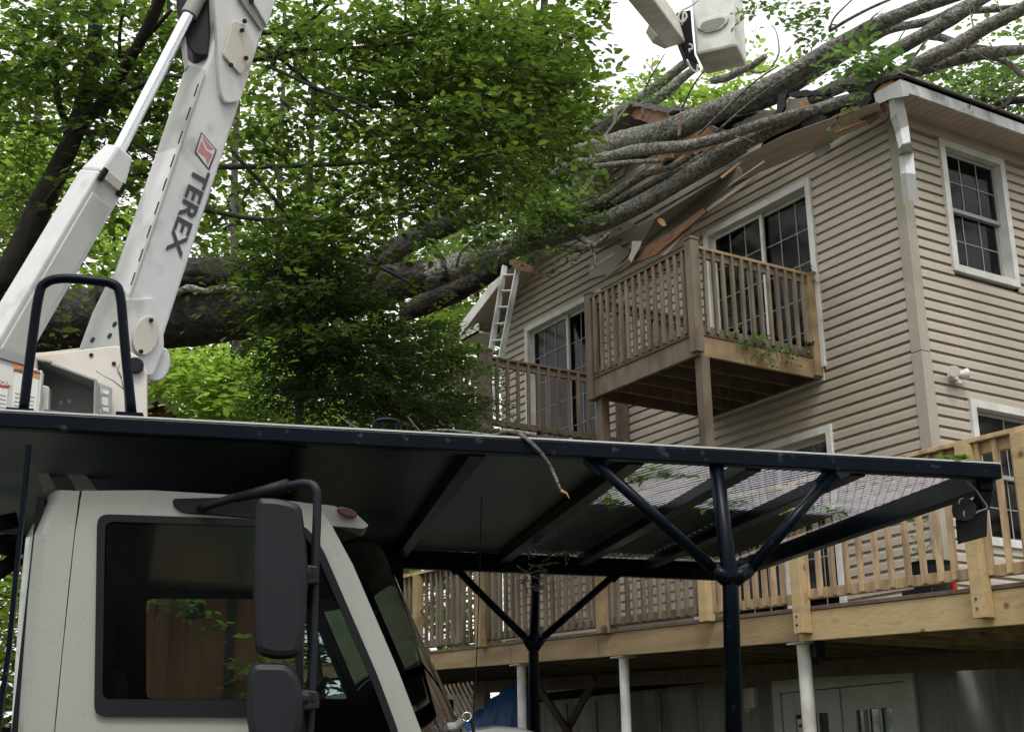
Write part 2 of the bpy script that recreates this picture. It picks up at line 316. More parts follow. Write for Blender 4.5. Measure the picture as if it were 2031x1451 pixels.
# ================================================================== HOUSE
ux, uy, uz = np.eye(3)
house = thing('house', 'two storey house in beige clapboard siding with a roof crushed by the fallen tree', 'house', (-3.7, 4, .5))
LAP = .104; SL = .40; XR = -3.7
def roofz(x): return 8.27-SL*0 - SL*x if x > XR else 8.27-SL*XR-SL*(XR-x)
DOORS = [(-2.87, 5.72, 1.68, 2.03), (-6.65, 5.70, 1.75, 2.03), (-2.87, 3.0, 1.68, 2.08)]   # x0,z0,w,h on the gable wall
WINS = [(.57, 6.45, .94, 1.38), (.57, 3.78, 1.5, 1.34)]                                       # y0,z0,w,h on the eave wall
def intervals(a, b, holes):
    out = [(a, b)]
    for h0, h1 in holes:
        nw = []
        for p, q in out:
            if h1 <= p or h0 >= q: nw.append((p, q)); continue
            if h0 > p: nw.append((p, h0))
            if h1 < q: nw.append((h1, q))
        out = nw
    return out
PROF = [(.002, 0), (.030, -.002), (.028, .058), (.025, .066), (.011, .080), (.006, .088), (.002, .104)]
sw = MB(); z = 2.86
while z < 9.9:
    zt = z+LAP; a, b = -7.33, -.045
    if zt > 8.0:
        lim = 8.08; rz = zt
        a = max(a, XR-(8.27-SL*XR-rz)/SL); b = min(b, (8.27-rz)/SL)
        dmg = -.6 - (zt-8.1)*3.4          # siding torn away along the crushed rake
        b = min(b, dmg+.25*random.random()) if zt > 8.15 else b
        if b-a < .1: break
    holes = [(x0-.0, x0+w) for x0, z0, w, h in DOORS if z0 < z+LAP*.6 and z0+h > z+LAP*.4]
    for p, q in intervals(a, b, holes):
        e = [p]; x_ = p+((int(z/LAP)//2*1.37) % 3.1)
        while x_ < q-.15:
            if x_ > p+.15: e.append(x_)
            x_ += 3.1
        e.append(q); k = len(e)-1
        for i in range(k):
            jo = .0018*((i+int(z/LAP)//2) % 2)
            for (o0, h0), (o1, h1) in zip([(a_+jo, b_) for a_, b_ in PROF], [(a_+jo, b_) for a_, b_ in PROF[1:]]):
                sw.quad((e[i], -o0, z+h0), (e[i+1], -o0, z+h0), (e[i+1], -o1, z+h1), (e[i], -o1, z+h1))
    z += LAP
sw.build('gable_wall', M_SIDE, house, label='beige clapboard wall under the broken gable')
se = MB(); z = 2.86
while z < 7.92:
    holes = [(y0, y0+w) for y0, z0, w, h in WINS if z0 < z+LAP*.6 and z0+h > z+LAP*.4]
    for p, q in intervals(.045, 9, holes):
        for (o0, h0), (o1, h1) in zip(PROF, PROF[1:]):
            se.quad((o0, p, z+h0), (o0, q, z+h0), (o1, q, z+h1), (o1, p, z+h1))
    z += LAP
se.build('side_wall', M_SIDE, house)
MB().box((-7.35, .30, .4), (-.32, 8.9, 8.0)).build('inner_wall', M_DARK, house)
MB().box((-7.36, .005, .4), (-7.33, 8.9, 8.05)).build('far_wall', M_SIDE, house)
b = MB(); b.box((-7.3, .0, .3), (-.0, .12, 2.76)); b.box((-.12, .12, .3), (0, 9, 2.76))
for x in np.arange(-7.2, 0, .61): b.box((x, -.02, .3), (x+.05, 0, 2.7))
b.build('basement_wall', M_BASE, house)
# corner board in two lengths
c = MB(); c.box((-.085, -.038, 5.53), (.038, .0, 8.0)); c.box((0, 0, 5.53), (.038, .085, 8.0)); c.build('corner_trim', M_TRIMB, house, bevel=.004)
c = MB(); c.box((-.087, -.041, 2.8), (.041, .0, 5.522)); c.box((0, 0, 2.8), (.041, .087, 5.522)); c.build('corner_trim', M_TRIMB, house, bevel=.004)
# openings
def glazed(parent, kind, O, A, N, w, h, split, cols, rows, fw=.055, curtain=None):
    """opening unit: O lower left, A along the wall, N outwards"""
    O = np.array(O, float)
    f = MB()
    f.fbox(O, A, uz, N, -.02, fw, -.02, h+.02, -.10, .055); f.fbox(O, A, uz, N, w-fw, w+.02, -.02, h+.02, -.10, .055)
    f.fbox(O, A, uz, N, fw, w-fw, h-fw, h+.02, -.10, .053); f.fbox(O, A, uz, N, fw, w-fw, -.02, fw, -.10, .053)
    U = f.build(kind, M_WHITE, parent, bevel=.004)
    if split == 'slide': cells = [(fw, w/2+.03, fw, h-fw, -.03), (w/2-.03, w-fw, fw, h-fw, -.07)]
    elif split == 'hung': cells = [(fw, w-fw, h/2-.02, h-fw, -.03), (fw, w-fw, fw, h/2+.02, -.07)]
    for i, (a0, a1, b0, b1, dn) in enumerate(cells):
        s = MB(); sw_ = .04
        s.fbox(O, A, uz, N, a0, a0+sw_, b0, b1, dn-.03, dn); s.fbox(O, A, uz, N, a1-sw_, a1, b0, b1, dn-.03, dn)
        s.fbox(O, A, uz, N, a0+sw_, a1-sw_, b0, b0+sw_, dn-.029, dn-.001); s.fbox(O, A, uz, N, a0+sw_, a1-sw_, b1-sw_, b1, dn-.029, dn-.001)
        s.build('sash', M_WHITE if split == 'slide' else M_MUNT, U)
        gl = MB(); gl.fbox(O, A, uz, N, a0+sw_, a1-sw_, b0+sw_, b1-sw_, dn-.018, dn-.012); gl.build('pane', M_GLASS, U)
        mu = MB(); W_, H_ = a1-a0-2*sw_, b1-b0-2*sw_
        for c_ in range(1, cols): x = a0+sw_+W_*c_/cols; mu.fbox(O, A, uz, N, x-.0045, x+.0045, b0+sw_, b1-sw_, dn-.010, dn-.004)
        for r_ in range(1, rows): zz = b0+sw_+H_*r_/rows; mu.fbox(O, A, uz, N, a0+sw_, a1-sw_, zz-.0045, zz+.0045, dn-.0105, dn-.0045)
        mu.build('muntin', M_MUNT, U)
        if curtain and i in curtain:
            cu = MB(); k = 40; W0, W1 = a0+.02, a1-.02
            xs_ = np.linspace(W0, W1, k); off = [-.125+.012*math.sin(j*1.25)+.01*math.sin(j*3.3) for j in range(k)]
            for j in range(k-1):
                P = lambda a, n_, z_: O+A*a+uz*z_+N*n_
                cu.quad(P(xs_[j], off[j], b0), P(xs_[j+1], off[j+1], b0), P(xs_[j+1], off[j+1], b1), P(xs_[j], off[j], b1))
            cu.build('curtain', M_CURT, U, smooth=True)
    return U
glazed(house, 'sliding_door', (DOORS[0][0], 0, DOORS[0][1]), ux, -uy, 1.68, 2.03, 'slide', 3, 5, curtain=(1,))
glazed(house, 'sliding_door', (DOORS[1][0], 0, DOORS[1][1]), ux, -uy, 1.75, 2.03, 'slide', 3, 5)
glazed(house, 'sliding_door', (DOORS[2][0], 0, DOORS[2][1]), ux, -uy, 1.68, 2.08, 'slide', 3, 5)
for (y0, z0, w, h) in WINS: glazed(house, 'window', (0, y0, z0), uy, ux, w, h, 'hung', 3, 2)
# french doors in the basement wall
O = onY(1540, 1350); O = np.array([-2.25, 0, .58]); w, h = 1.78, 2.06
f = MB(); f.fbox(O, ux, uz, -uy, -.02, .09, 0, h+.06, 0, .05); f.fbox(O, ux, uz, -uy, w-.09, w+.02, 0, h+.06, 0, .05); f.fbox(O, ux, uz, -uy, .09, w-.09, h-.06, h+.06, 0, .049)
fd = f.build('french_doors', M_DOORG, house, bevel=.004)
for i in range(2):
    a0 = .10+i*.8; d = MB(); d.fbox(O, ux, uz, -uy, a0, a0+.17, 0, h-.07, .002, .035); d.fbox(O, ux, uz, -uy, a0+.61, a0+.78, 0, h-.07, .002, .035)
    d.fbox(O, ux, uz, -uy, a0+.17, a0+.61, h-.28, h-.07, .002, .034); d.fbox(O, ux, uz, -uy, a0+.17, a0+.61, 0, .25, .002, .034)
    dl = d.build('door_leaf', M_DOORG, fd, bevel=.004)
    MB().fbox(O, ux, uz, -uy, a0+.17, a0+.61, .25, h-.28, .004, .010).build('pane', M_GLASS, fd)
    m_ = MB()
    for k in (1, 2): m_.fbox(O, ux, uz, -uy, a0+.17+.147*k-.01, a0+.17+.147*k+.01, .25, h-.28, .012, .022)
    m_.build('muntin', M_DOORG, fd)
def lettering(txt, O, A, B, N, size, mt, parent, name='lettering', bold=0.):
    cu = bpy.data.curves.new('t', 'FONT'); cu.body = txt; cu.size = size; cu.offset = bold; cu.extrude = .0005; cu.align_x = 'CENTER'; cu.align_y = 'CENTER'
    to = bpy.data.objects.new('t', cu); COL.objects.link(to); dg = bpy.context.evaluated_depsgraph_get(); me = bpy.data.meshes.new_from_object(to.evaluated_get(dg))
    bpy.data.objects.remove(to)
    V = np.array([v.co[:] for v in me.vertices]); V = np.array(O)+V[:, :1]*np.array(A)+V[:, 1:2]*np.array(B)+V[:, 2:3]*np.array(N)
    mb = MB(); mb.add(V, [tuple(p.vertices) for p in me.polygons]); return mb.build(name, mt, parent)
sg = MB(); sO = O+np.array([.29, -.03, 1.0]); sg.fbox(sO, ux, uz, -uy, 0, .17, 0, .74, 0, .004)
sgn = sg.build('paper_notice', M_LABEL, fd)
for t_, dz, s_ in (('OPEN', .60, .055), ('PULL', .36, .05), ('US 59', .28, .05), ('walk', .14, .05), ('in', .07, .05)):
    pass
for dz in (.66, .52, .47, .33, .28, .16, .1): MB().fbox(sO, ux, uz, -uy, .02, .15, dz, dz+.03, .004, .006).build('print_line', M_TEXT, sgn)
eb = MB(); p = onY(1493, 1388); eb.fbox(p, ux, uz, -uy, -.07, .09, -.08, .12, 0, .06); eb.fbox(p, ux, uz, -uy, -.07, .0, -.11, -.08, .0, .05); eb.build('outlet_box', M_POST, house, bevel=.006)
# roof
def roof_slab(poly, th=.05):
    return [(x, y, roofz(x)-th) for x, y in poly], (0, 0, th)
r = MB(); r.prism(*roof_slab([(-7.8, -.38), (XR, -.38), (XR, 9.3), (-7.8, 9.3)])); 
rf = r.build('roof', M_SHING, house)
r = MB(); r.prism(*roof_slab([(XR, -.05), (-3.2, .05), (-2.9, .5), (-2.3, .35), (-1.9, .7), (-1.4, .45), (-1.25, .1), (-.9, .15), (-.55, .05), (-.35, -.38), (.43, -.38), (.43, 9.3), (XR, 9.3)])); r.build('roof', M_SHING, house, label='torn right roof slope under the tree')
# left rake: fascia, soffit, eave return
r = MB()
def rk(x0, x1, y0, y1, d0, d1):
    r.hexa([(x0, y0, roofz(x0)-d1), (x1, y0, roofz(x1)-d1), (x1, y1, roofz(x1)-d1), (x0, y1, roofz(x0)-d1), (x0, y0, roofz(x0)-d0), (x1, y0, roofz(x1)-d0), (x1, y1, roofz(x1)-d0), (x0, y1, roofz(x0)-d0)])
rk(-7.82, -4.35, -.40, -.375, .02, .19)
r.box((-7.84, -.37, 6.62+1.24), (-7.81, 9.2, 8.08))
r.box((-7.80, -.372, 7.83), (-7.36, -.002, 7.86)); r.box((-7.81, -.372, 7.83), (-7.36, -.355, 7.97))
r.build('fascia', M_WHITE, house)
r = MB(); rk(-7.79, -4.45, -.372, -.004, .17, .185); r.build('soffit', M_SOFF, house)
r = MB()
yy = -.37
while yy < 9.2:
    r.box((.03, yy, 7.965), (.405, yy+.094, 7.975)); r.box((.03, yy+.094, 7.972), (.405, yy+.101, 7.976)); yy += .101
r.build('soffit', M_SOFF, house)
MB().box((.405, -.39, 7.93), (.43, 9.2, 8.085)).build('fascia', M_FASC, house, label='weathered white fascia stained with dark streaks')
MB().box((.028, .09, 7.85), (.06, 9, 7.965)).build('frieze_board', M_SOFF, house)
g_ = MB(); g_.box((.40, -.42, 8.09), (.46, 9.25, 8.11)); g_.build('drip_edge', M_SHING, house)

# broken pieces of the roof edge, each where it lies on or against the gable
def m_torn(mt): return mt.name in ('raw_plywood', 'tan_underlay', 'tar_paper', 'shingles', 'fresh_pine')
def tear(pts, step=9, amp=2.2):
    out = []; g_ = random.Random(int(pts[0][0]*7+pts[0][1]))
    for i in range(len(pts)):
        a, b = np.array(pts[i], float), np.array(pts[(i+1) % len(pts)], float); n_ = max(1, int(np.linalg.norm(b-a)/step)); nr = np.array([-(b-a)[1], (b-a)[0]])/(np.linalg.norm(b-a)+1e-6)
        for k in range(n_): out.append(tuple(a+(b-a)*(k/n_)+(nr*g_.uniform(-amp, amp) if k else 0)))
    return out
def plank(pts, Y, th, name, mt, label, cat, group=None, kind=None, d=(0, 1, 0)):
    if not isinstance(Y, (list, tuple)) and m_torn(mt): pts = tear(pts)
    P = [onY(px, py, Y) if not isinstance(Y, (list, tuple)) else onY(px, py, Y[i]) for i, (px, py) in enumerate(pts)]
    mb = MB(); mb.prism(P, np.array(d)*th); return mb.build(name, mt, None, label=label, cat=cat, group=group)
te = [(1462, 316), (1560, 266), (1660, 230), (1742, 202)]; be = [(1477, 353), (1560, 320), (1640, 284), (1754, 232)]
m_ = MB()
for k in range(3):
    for i in range(3):
        def sp2(i_, v_, o_): a, b = np.array(te[i_]), np.array(be[i_]); c = a*(1-v_)+b*v_; return onY(c[0], c[1], -.50+.40*v_-o_)
        v0, v1 = k/3, (k+1)/3
        A_, B_, C_, D__ = sp2(i, v0, 0), sp2(i+1, v0, 0), sp2(i+1, v1, .03), sp2(i, v1, .03)
        m_.quad(A_, B_, C_, D__); m_.quad(D__, C_, sp2(i+1, v1, 0), sp2(i, v1, 0))
o = m_.build('siding_strip', M_SIDE, None, label='long beige siding strip bulging out under the tree, left of the bent metal trim', cat='siding'); o.modifiers.new('th', 'SOLIDIFY').thickness = .004
plank([(1462, 330), (1478, 345), (1400, 410), (1330, 462), (1268, 492), (1226, 470), (1300, 432), (1375, 385)], [-.16, -.16, -.16, -.16, -.16, -.3, -.45, -.5], .02, 'soffit_panel', M_TAN, 'long tan soffit panel hanging diagonally below the lowest limb', 'soffit panel')
plank([(1488, 352), (1494, 356), (1395, 425), (1320, 505), (1312, 506), (1385, 425)], [-.26]*6, .02, 'trim_strip', M_SOFF, 'thin torn trim strip dangling behind the front corner of the upper balcony', 'trim')
plank([(1395, 412), (1400, 420), (1300, 505), (1250, 525), (1223, 545), (1262, 500), (1330, 460)], [-.3]*7, .03, 'splintered_board', M_PLY, 'long red brown splintered board with a sharp tip above the balcony rail', 'board', 'splintered boards')
plank([(1254, 478), (1272, 478), (1268, 492), (1258, 508), (1252, 520), (1246, 512), (1251, 500)], [-.36]*7, .01, 'torn_flashing', M_WHITE, 'small white torn scrap of flashing by the sharp board tip', 'flashing')
plank([(1292, 422), (1300, 420), (1310, 430), (1320, 447), (1314, 449), (1302, 434)], -.42, .02, 'splintered_board', M_PINE, 'short pale pine splinter sticking out below the lowest limb', 'board', 'splintered boards')
plank([(1008, 512), (1022, 512), (1050, 526), (1080, 540), (1093, 549), (1070, 547), (1030, 536), (1012, 524)], -.62, .03, 'splintered_board', M_PLY, 'sharp orange splintered board jutting right from the top of the ladder', 'board', 'splintered boards')
plank([(1170, 538), (1172, 530), (1216, 500), (1222, 502)], -.3, .02, 'torn_flashing', M_WHITE, 'white torn trim scrap under the small snapped branch left of the sharp board', 'flashing')
plank([(1170, 520), (1225, 485), (1250, 500), (1212, 540), (1168, 553)], -.06, .02, 'siding_strip', M_SIDE, 'short loose beige siding pieces on the wall above the upper balcony rail', 'siding')
for i, (x, y, dx, dy, w_, yy_, mt_, lb_) in enumerate([
    (1395, 300, 60, -34, 5, -.55, M_PLY, 'red brown sliver of wood poking out between the two middle limbs'), (1430, 352, 38, -30, 5, -.5, M_PINE, 'thin pale sliver of wood wedged under the siding strip'),
    (1515, 560-240, -70, 48, 3, -.45, M_SOFF, 'thin vinyl sliver hanging just below the siding strip'), (1345, 268, 5, -42, 3, -.6, M_PLY, 'short upright stake like splinter on the thickest limb'),
    (1200, 548, 46, -34, 4, -.25, M_SIDE, 'narrow loose siding sliver right of the small white trim scrap'), (1655, 262, 60, -22, 6, -.45, M_PLY, 'orange sliver lying on top of the siding strip'),
    (1225, 372, 70, -30, 7, -.2, M_PLY, 'dark red roof batten lying between the upper limbs'), (1150, 386, 44, -66, 9, -.42, M_WHITE, 'white rake board broken off left of the bare gable sheathing')]):
    e_ = np.array([-dy, dx])/math.hypot(dx, dy)*w_/2; c0_ = np.array([x, y]); c1_ = c0_+(dx, dy)
    plank([tuple(c0_+e_), tuple(c0_-e_), tuple(c1_-e_*.3), tuple(c1_+e_*.5)], [yy_]*4, .02, 'splinter', mt_, lb_, 'splinter')
# peak: sheathing, gable panel, torn tar paper
plank([(1180, 405), (1215, 330), (1330, 300), (1460, 260), (1530, 220), (1560, 215), (1470, 335), (1360, 400), (1250, 450), (1165, 470)], .10, .04, 'gable_panel', M_TAN, 'bare grey tan gable sheathing exposed behind the limbs', 'sheathing')
plank([(1218, 246), (1228, 218), (1246, 210), (1250, 214), (1240, 232), (1226, 252)], -.3, .12, 'broken_rafter', M_PINE, 'pale curved broken rafter end at the roof peak', 'rafter')
plank([(1246, 214), (1262, 211), (1320, 224), (1345, 246), (1300, 248), (1260, 236), (1250, 228)], -.28, .04, 'roof_sheathing', M_PLY, 'orange brown roof sheathing exposed at the peak above the thickest limb', 'sheathing', 'exposed roof sheathing')
plank([(1310, 262), (1380, 248), (1405, 252), (1440, 268), (1420, 292), (1330, 318), (1285, 322)], .02, .04, 'roof_sheathing', M_PLY, 'dark red brown roof sheathing exposed below the thickest limb', 'sheathing', 'exposed roof sheathing')
plank([(1212, 252), (1222, 214), (1246, 202), (1300, 208), (1335, 218), (1328, 224), (1260, 211), (1240, 212), (1226, 222), (1218, 250)], -.34, .06, 'torn_shingles', M_SHING, 'dark torn shingle edge curling over the roof peak', 'shingles', 'torn shingles')
plank([(1400, 245), (1440, 262), (1448, 272), (1434, 274), (1396, 250)], -.1, .05, 'torn_shingles', M_SHING, 'dark torn shingle scrap below the thickest limb, right of the red sheathing', 'shingles', 'torn shingles')
plank([(1298, 345), (1306, 300), (1330, 300), (1332, 312), (1316, 316), (1308, 348)], -.06, .04, 'broken_rafter', M_PINE, 'upright orange broken rafter between the two upper limbs', 'rafter')
plank([(1545, 188), (1562, 184), (1556, 212), (1540, 234), (1534, 236)], -.3, .03, 'torn_tar_paper', M_TAR, 'black flap of tar paper hanging left of the yellow rafter', 'tar paper', 'torn tar paper')
plank([(1560, 186), (1600, 178), (1640, 184), (1636, 190), (1590, 190), (1566, 192)], -.2, .06, 'torn_tar_paper', M_TAR, 'flat black strip of tar paper along the torn roof edge', 'tar paper', 'torn tar paper')
plank([(1563, 196), (1600, 192), (1640, 196), (1660, 204), (1560, 222), (1540, 236)], .0, .04, 'gable_panel', M_TAN, 'small grey triangle of gable sheathing under the black tar paper', 'sheathing')
plank([(1580, 200), (1625, 204), (1640, 208), (1600, 218), (1590, 210)], -.08, .04, 'broken_rafter', M_PINE, 'yellow broken rafter under the black tar paper', 'rafter')
plank([(1700, 190), (1728, 158), (1776, 148), (1782, 152), (1742, 166), (1730, 178), (1722, 214), (1706, 218)], -.44, .08, 'torn_shingles', M_TAR, 'black torn shingles heaped at the roof corner above the bent metal trim', 'shingles', 'torn shingles')
plank([(1730, 168), (1772, 160), (1760, 176), (1736, 186)], -.40, .03, 'broken_rafter', M_PINE, 'orange board end under the black shingles at the roof corner', 'rafter')
plank([(1688, 212), (1740, 204), (1755, 212), (1720, 246), (1700, 236), (1640, 240)], -.30, .04, 'splintered_board', M_PLY, 'orange splintered boards under the roof corner, left of the bent metal trim', 'board', 'splintered boards')
plank([(1612, 300), (1626, 284), (1640, 280), (1645, 290), (1632, 308), (1620, 312)], -.14, .02, 'torn_flashing', M_MUNT, 'small grey scrap of vinyl on the shaded wall above the sliding door', 'flashing')
plank([(1452, 250), (1500, 226), (1548, 216), (1556, 228), (1510, 244), (1466, 268)], -.12, .03, 'torn_shingles', M_SHING, 'grey torn shingle flap lying between the thickest limb and the black tar paper', 'shingles', 'torn shingles')
plank([(1392, 300), (1430, 286), (1452, 292), (1424, 312), (1400, 318)], -.2, .03, 'torn_shingles', M_TAR, 'black torn felt scrap just below the red roof sheathing', 'shingles', 'torn shingles')
plank([(1585, 238), (1622, 226), (1640, 232), (1612, 252), (1590, 252)], -.36, .02, 'torn_tar_paper', M_TAR, 'small black felt scrap over the top of the siding strip', 'tar paper', 'torn tar paper')
plank([(1160, 470), (1190, 452), (1240, 438), (1262, 446), (1220, 468), (1180, 488)], -.12, .02, 'soffit_panel', M_SOFF, 'crumpled beige soffit piece under the lowest limb, left of the long tan panel', 'soffit panel')
# bent metal trim hanging from the corner
L_ = [(1733, 182), (1737, 206), (1752, 198), (1764, 200), (1770, 245), (1779, 275), (1785, 308), (1787, 345), (1792, 405)]
le = [(1762, 190), (1768, 240), (1777, 268), (1784, 295), (1783, 310), (1786, 345), (1793, 405)]
ri = [(1788, 188), (1796, 218), (1802, 250), (1806, 282), (1811, 302), (1816, 345), (1823, 398)]
yo = [-.42, -.36, -.30, -.40, -.26, -.34, -.28]
t = MB()
for i in range(len(le)-1):
    a, b_, c_, d_ = onY(*le[i], yo[i]), onY(*ri[i], yo[i]+.05), onY(*ri[i+1], yo[i+1]+.05), onY(*le[i+1], yo[i+1])
    m1, m2 = (a+b_)/2+np.array([.01, -.035, 0]), (d_+c_)/2+np.array([.01, -.035, 0])
    t.quad(a, m1, m2, d_); t.quad(m1, b_, c_, m2)
t.quad(onY(1733, 186, -.44), onY(1784, 158, -.44), onY(1790, 192, -.43), onY(1765, 196, -.44), onY(1738, 208, -.44))
t.quad(onY(1784, 158, -.44), onX(1800, 168, .44), onX(1802, 190, .44), onY(1790, 192, -.43))
o = t.build('bent_trim', M_GALV, None, label='crumpled grey metal trim hanging down from the roof corner', cat='metal trim')
sm_ = o.modifiers.new('th', 'SOLIDIFY'); sm_.thickness = .006

# floodlight on the side wall
p = onX(1885, 748, .02); fl = thing('floodlight', 'white twin head floodlight on the side wall right of the corner', 'floodlight', p)
m_ = MB(); m_.disc(p, ux, .05, .03, 20); m_.box(p+np.array([.03, -.03, -.04]), p+np.array([.07, .03, .03])); m_.build('base', M_WHITE, fl, bevel=.004)
for s_, dr in ((-1, (.75, -.6, -.1)), (1, (.5, .85, .05))):
    d = nz(dr); q = p+np.array([.05, .035*s_, .02]); h_ = MB(); h_.tube([q, q+d*.03, q+d*.09, q+d*.10], [.02, .028, .055, .056], 18); lh = h_.build('lamp_head', M_WHITE, fl, smooth=False)
    MB().disc(q+d*.1005, d, .05, .004, 20).build('lens', M_CREAM, lh)
p = p+np.array([.03, .01, -.075]); MB().box(p, p+np.array([.05, .05, .035])).build('sensor', M_WHITE, fl, bevel=.006)

# ================================================================== BALCONIES AND DECK
def zz(f0, x): return f0[0]+f0[1]*x
up = thing('balcony', 'upper brown wooden balcony on posts in front of the top right sliding door', 'balcony', (-2.1, -.8, 3.0))
X0, X1, Y0, ZB = -2.95, -1.27, -1.62, 5.585
def part(mb, name, m, root, **k): return mb.build(name, m, root, bevel=.004, **k)
part(MB().box((X0-.02, Y0-.02, ZB), (X1+.02, Y0+.02, ZB+.20)), 'rim_joist', M_WOODG, up)
part(MB().box((X1-.018, Y0+.021, ZB), (X1+.02, -.03, ZB+.20)), 'rim_joist', M_WOODO, up)
part(MB().box((X0-.02, Y0+.021, ZB), (X0+.018, -.03, ZB+.20)), 'rim_joist', M_WOOD, up)
for i in range(4): x = X0+(X1-X0)*(i+1)/5; part(MB().box((x-.02, Y0+.022, ZB+.002), (x+.02, -.03, ZB+.19)), 'joist', M_WOOD, up)
d = MB(); y = Y0-.03
while y < -.1: d.box((X0-.03, y, ZB+.202), (X1+.03, y+.132, ZB+.232)); y += .14
part(d, 'deck_boards', M_WOOD, up)
part(MB().box((X0+.02, -.075, ZB+.003), (X1-.02, -.037, ZB+.19)), 'ledger', M_WOOD, up)
part(MB().box((X0-.04, -.035, ZB-.02), (X1+.06, -.022, ZB+.23)), 'ledger_flashing', M_WHITE, up)
def post(root, x, y, z0, z1, w=.089, m=M_WOODG, cap=True, name='post'):
    mb = MB().box((x-w/2, y-w/2, z0), (x+w/2, y+w/2, z1)); o = part(mb, name, m, root)
    if cap: part(MB().box((x-w/2-.008, y-w/2-.008, z1+.001), (x+w/2+.008, y+w/2+.008, z1+.03)), 'post_cap', m, o)
    return o
RT = 6.70
post(up, X1+.005, Y0-.005, ZB+.03, RT+.05, .1); post(up, X0, Y0-.005, ZB-.02, RT+.03, .1, M_WOOD); post(up, X1+.005, -.09, ZB+.02, RT, .1, M_WOODO, False); post(up, X0, -.09, ZB+.02, RT, .089, M_WOOD, False)
post(up, X1-.02, Y0+.07, 2.95, ZB-.002, .1, M_WOODG, False, 'support_post'); post(up, X0+.05, Y0+.07, 2.95, ZB-.002, .1, M_WOOD, False, 'support_post')
def railing(root, p, q, ztop, zbot, n, m, mtop, cap=.03, capw=.09, bz=None, bw=.035, side=0.):
    """rails and balusters between p and q (x,y); ztop/zbot functions of x"""
    p, q = np.array(p, float), np.array(q, float); d = q-p
    P = lambda t, z_: np.array([*(p+d*t), z_])
    xt = lambda t: (p+d*t)[0]
    part(MB().beam(P(0, ztop(xt(0))-cap/2), P(1, ztop(xt(1))-cap/2), capw, cap), 'top_rail', mtop, root)
    part(MB().beam(P(0, ztop(xt(0))-cap-.04), P(1, ztop(xt(1))-cap-.04), .04, .075), 'under_rail', m, root)
    part(MB().beam(P(0, zbot(xt(0))), P(1, zbot(xt(1))), .04, .075), 'bottom_rail', m, root)
    nrm = nz([d[1], -d[0], 0])
    for i in range(n):
        t_ = (i+.5)/n+random.gauss(0, .0015); tt = random.gauss(0, .003)
        a = P(t_, zbot(xt(t_))-.03)+nrm*side; b__ = P(t_, ztop(xt(t_))-cap-.002)+nrm*side+np.array([tt, 0, 0])
        MB().beam(a, b__, bw, bw, up=(1, 0, 0)).build('baluster', m, root, bevel=.003)
cst = lambda v: (lambda x: v)
railing(up, (X0+.05, Y0), (X1-.05, Y0), cst(RT), cst(ZB+.27), 14, M_WOODG, M_WOOD, side=.03)
railing(up, (X1, Y0+.06), (X1, -.14), cst(RT), cst(ZB+.27), 12, M_WOODG, M_WOODO, side=.03)
railing(up, (X0, Y0+.06), (X0, -.14), cst(RT), cst(ZB+.27), 12, M_WOOD, M_WOOD, side=-.03)
lb = thing('balcony', 'dark brown left balcony half hidden in leaves with a ladder standing on it', 'balcony', (-5.6, -1, 3.0))
A0, A1, AY, AZ = -7.1, -4.46, -2.02, 5.56
part(MB().box((A0, AY-.02, AZ-.24), (A1+.02, AY+.02, AZ-.03)), 'rim_joist', M_WOOD, lb); part(MB().box((A1-.018, AY+.021, AZ-.24), (A1+.02, -.03, AZ-.03)), 'rim_joist', M_WOOD, lb)
d = MB(); y = AY-.04
while y < -.1: d.box((A0-.03, y, AZ-.028), (A1+.04, y+.132, AZ)); y += .14
part(d, 'deck_boards', M_WOOD, lb)
for i in range(5): x = A0+(A1-A0)*(i+.5)/5; part(MB().box((x-.02, AY+.022, AZ-.24), (x+.02, -.03, AZ-.03)), 'joist', M_WOOD, lb)
post(lb, A1, AY, AZ-.2, 6.46, .11, M_WOOD); post(lb, A0+.05, AY, AZ-.2, 6.46, .1, M_WOOD); post(lb, A1, -.09, AZ, 6.4, .09, M_WOOD, False)
for x in (A1-.02, A0+.1): post(lb, x, AY+.08, 2.95, AZ-.24, .1, M_WOOD, False, 'support_post')
railing(lb, (A0+.1, AY), (A1-.06, AY), cst(6.41), cst(AZ+.08), 20, M_WOOD, M_WOOD, side=.03)
railing(lb, (A1, AY+.06), (A1, -.14), cst(6.41), cst(AZ+.08), 13, M_WOOD, M_WOOD, side=.03)
# ---- main deck
DY = -2.5
zb = lambda x: 2.72-.043*x
zt = lambda x: 2.925-.036*x
zr = lambda x: 3.875-.024*x
dk = thing('deck', 'large raised wooden deck along the house on white steel posts', 'deck', (-.5, -1.2, .5))
XS = onY(1590, 1240, DY)[0]
def rim(x0, x1, m):
    mb = MB(); mb.hexa([(x0, DY-.04, zb(x0)), (x1, DY-.04, zb(x1)), (x1, DY, zb(x1)), (x0, DY, zb(x0)), (x0, DY-.04, zt(x0)), (x1, DY-.04, zt(x1)), (x1, DY, zt(x1)), (x0, DY, zt(x0))]); part(mb, 'rim_joist', m, dk)
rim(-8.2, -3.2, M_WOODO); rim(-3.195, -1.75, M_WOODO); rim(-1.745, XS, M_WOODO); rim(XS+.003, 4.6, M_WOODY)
d = MB(); y = DY-.05
while y < 4:
    xa = -8.2 if y < -.1 else .06
    if not (-.12 < y < 0): d.hexa([(xa, y, zt(xa)+.002), (4.62, y, zt(4.62)+.002), (4.62, y+.132, zt(4.62)+.002), (xa, y+.132, zt(xa)+.002), (xa, y, zt(xa)+.032), (4.62, y, zt(4.62)+.032), (4.62, y+.132, zt(4.62)+.032), (xa, y+.132, zt(xa)+.032)])
    y += .14
part(d, 'deck_boards', M_WOOD, dk)
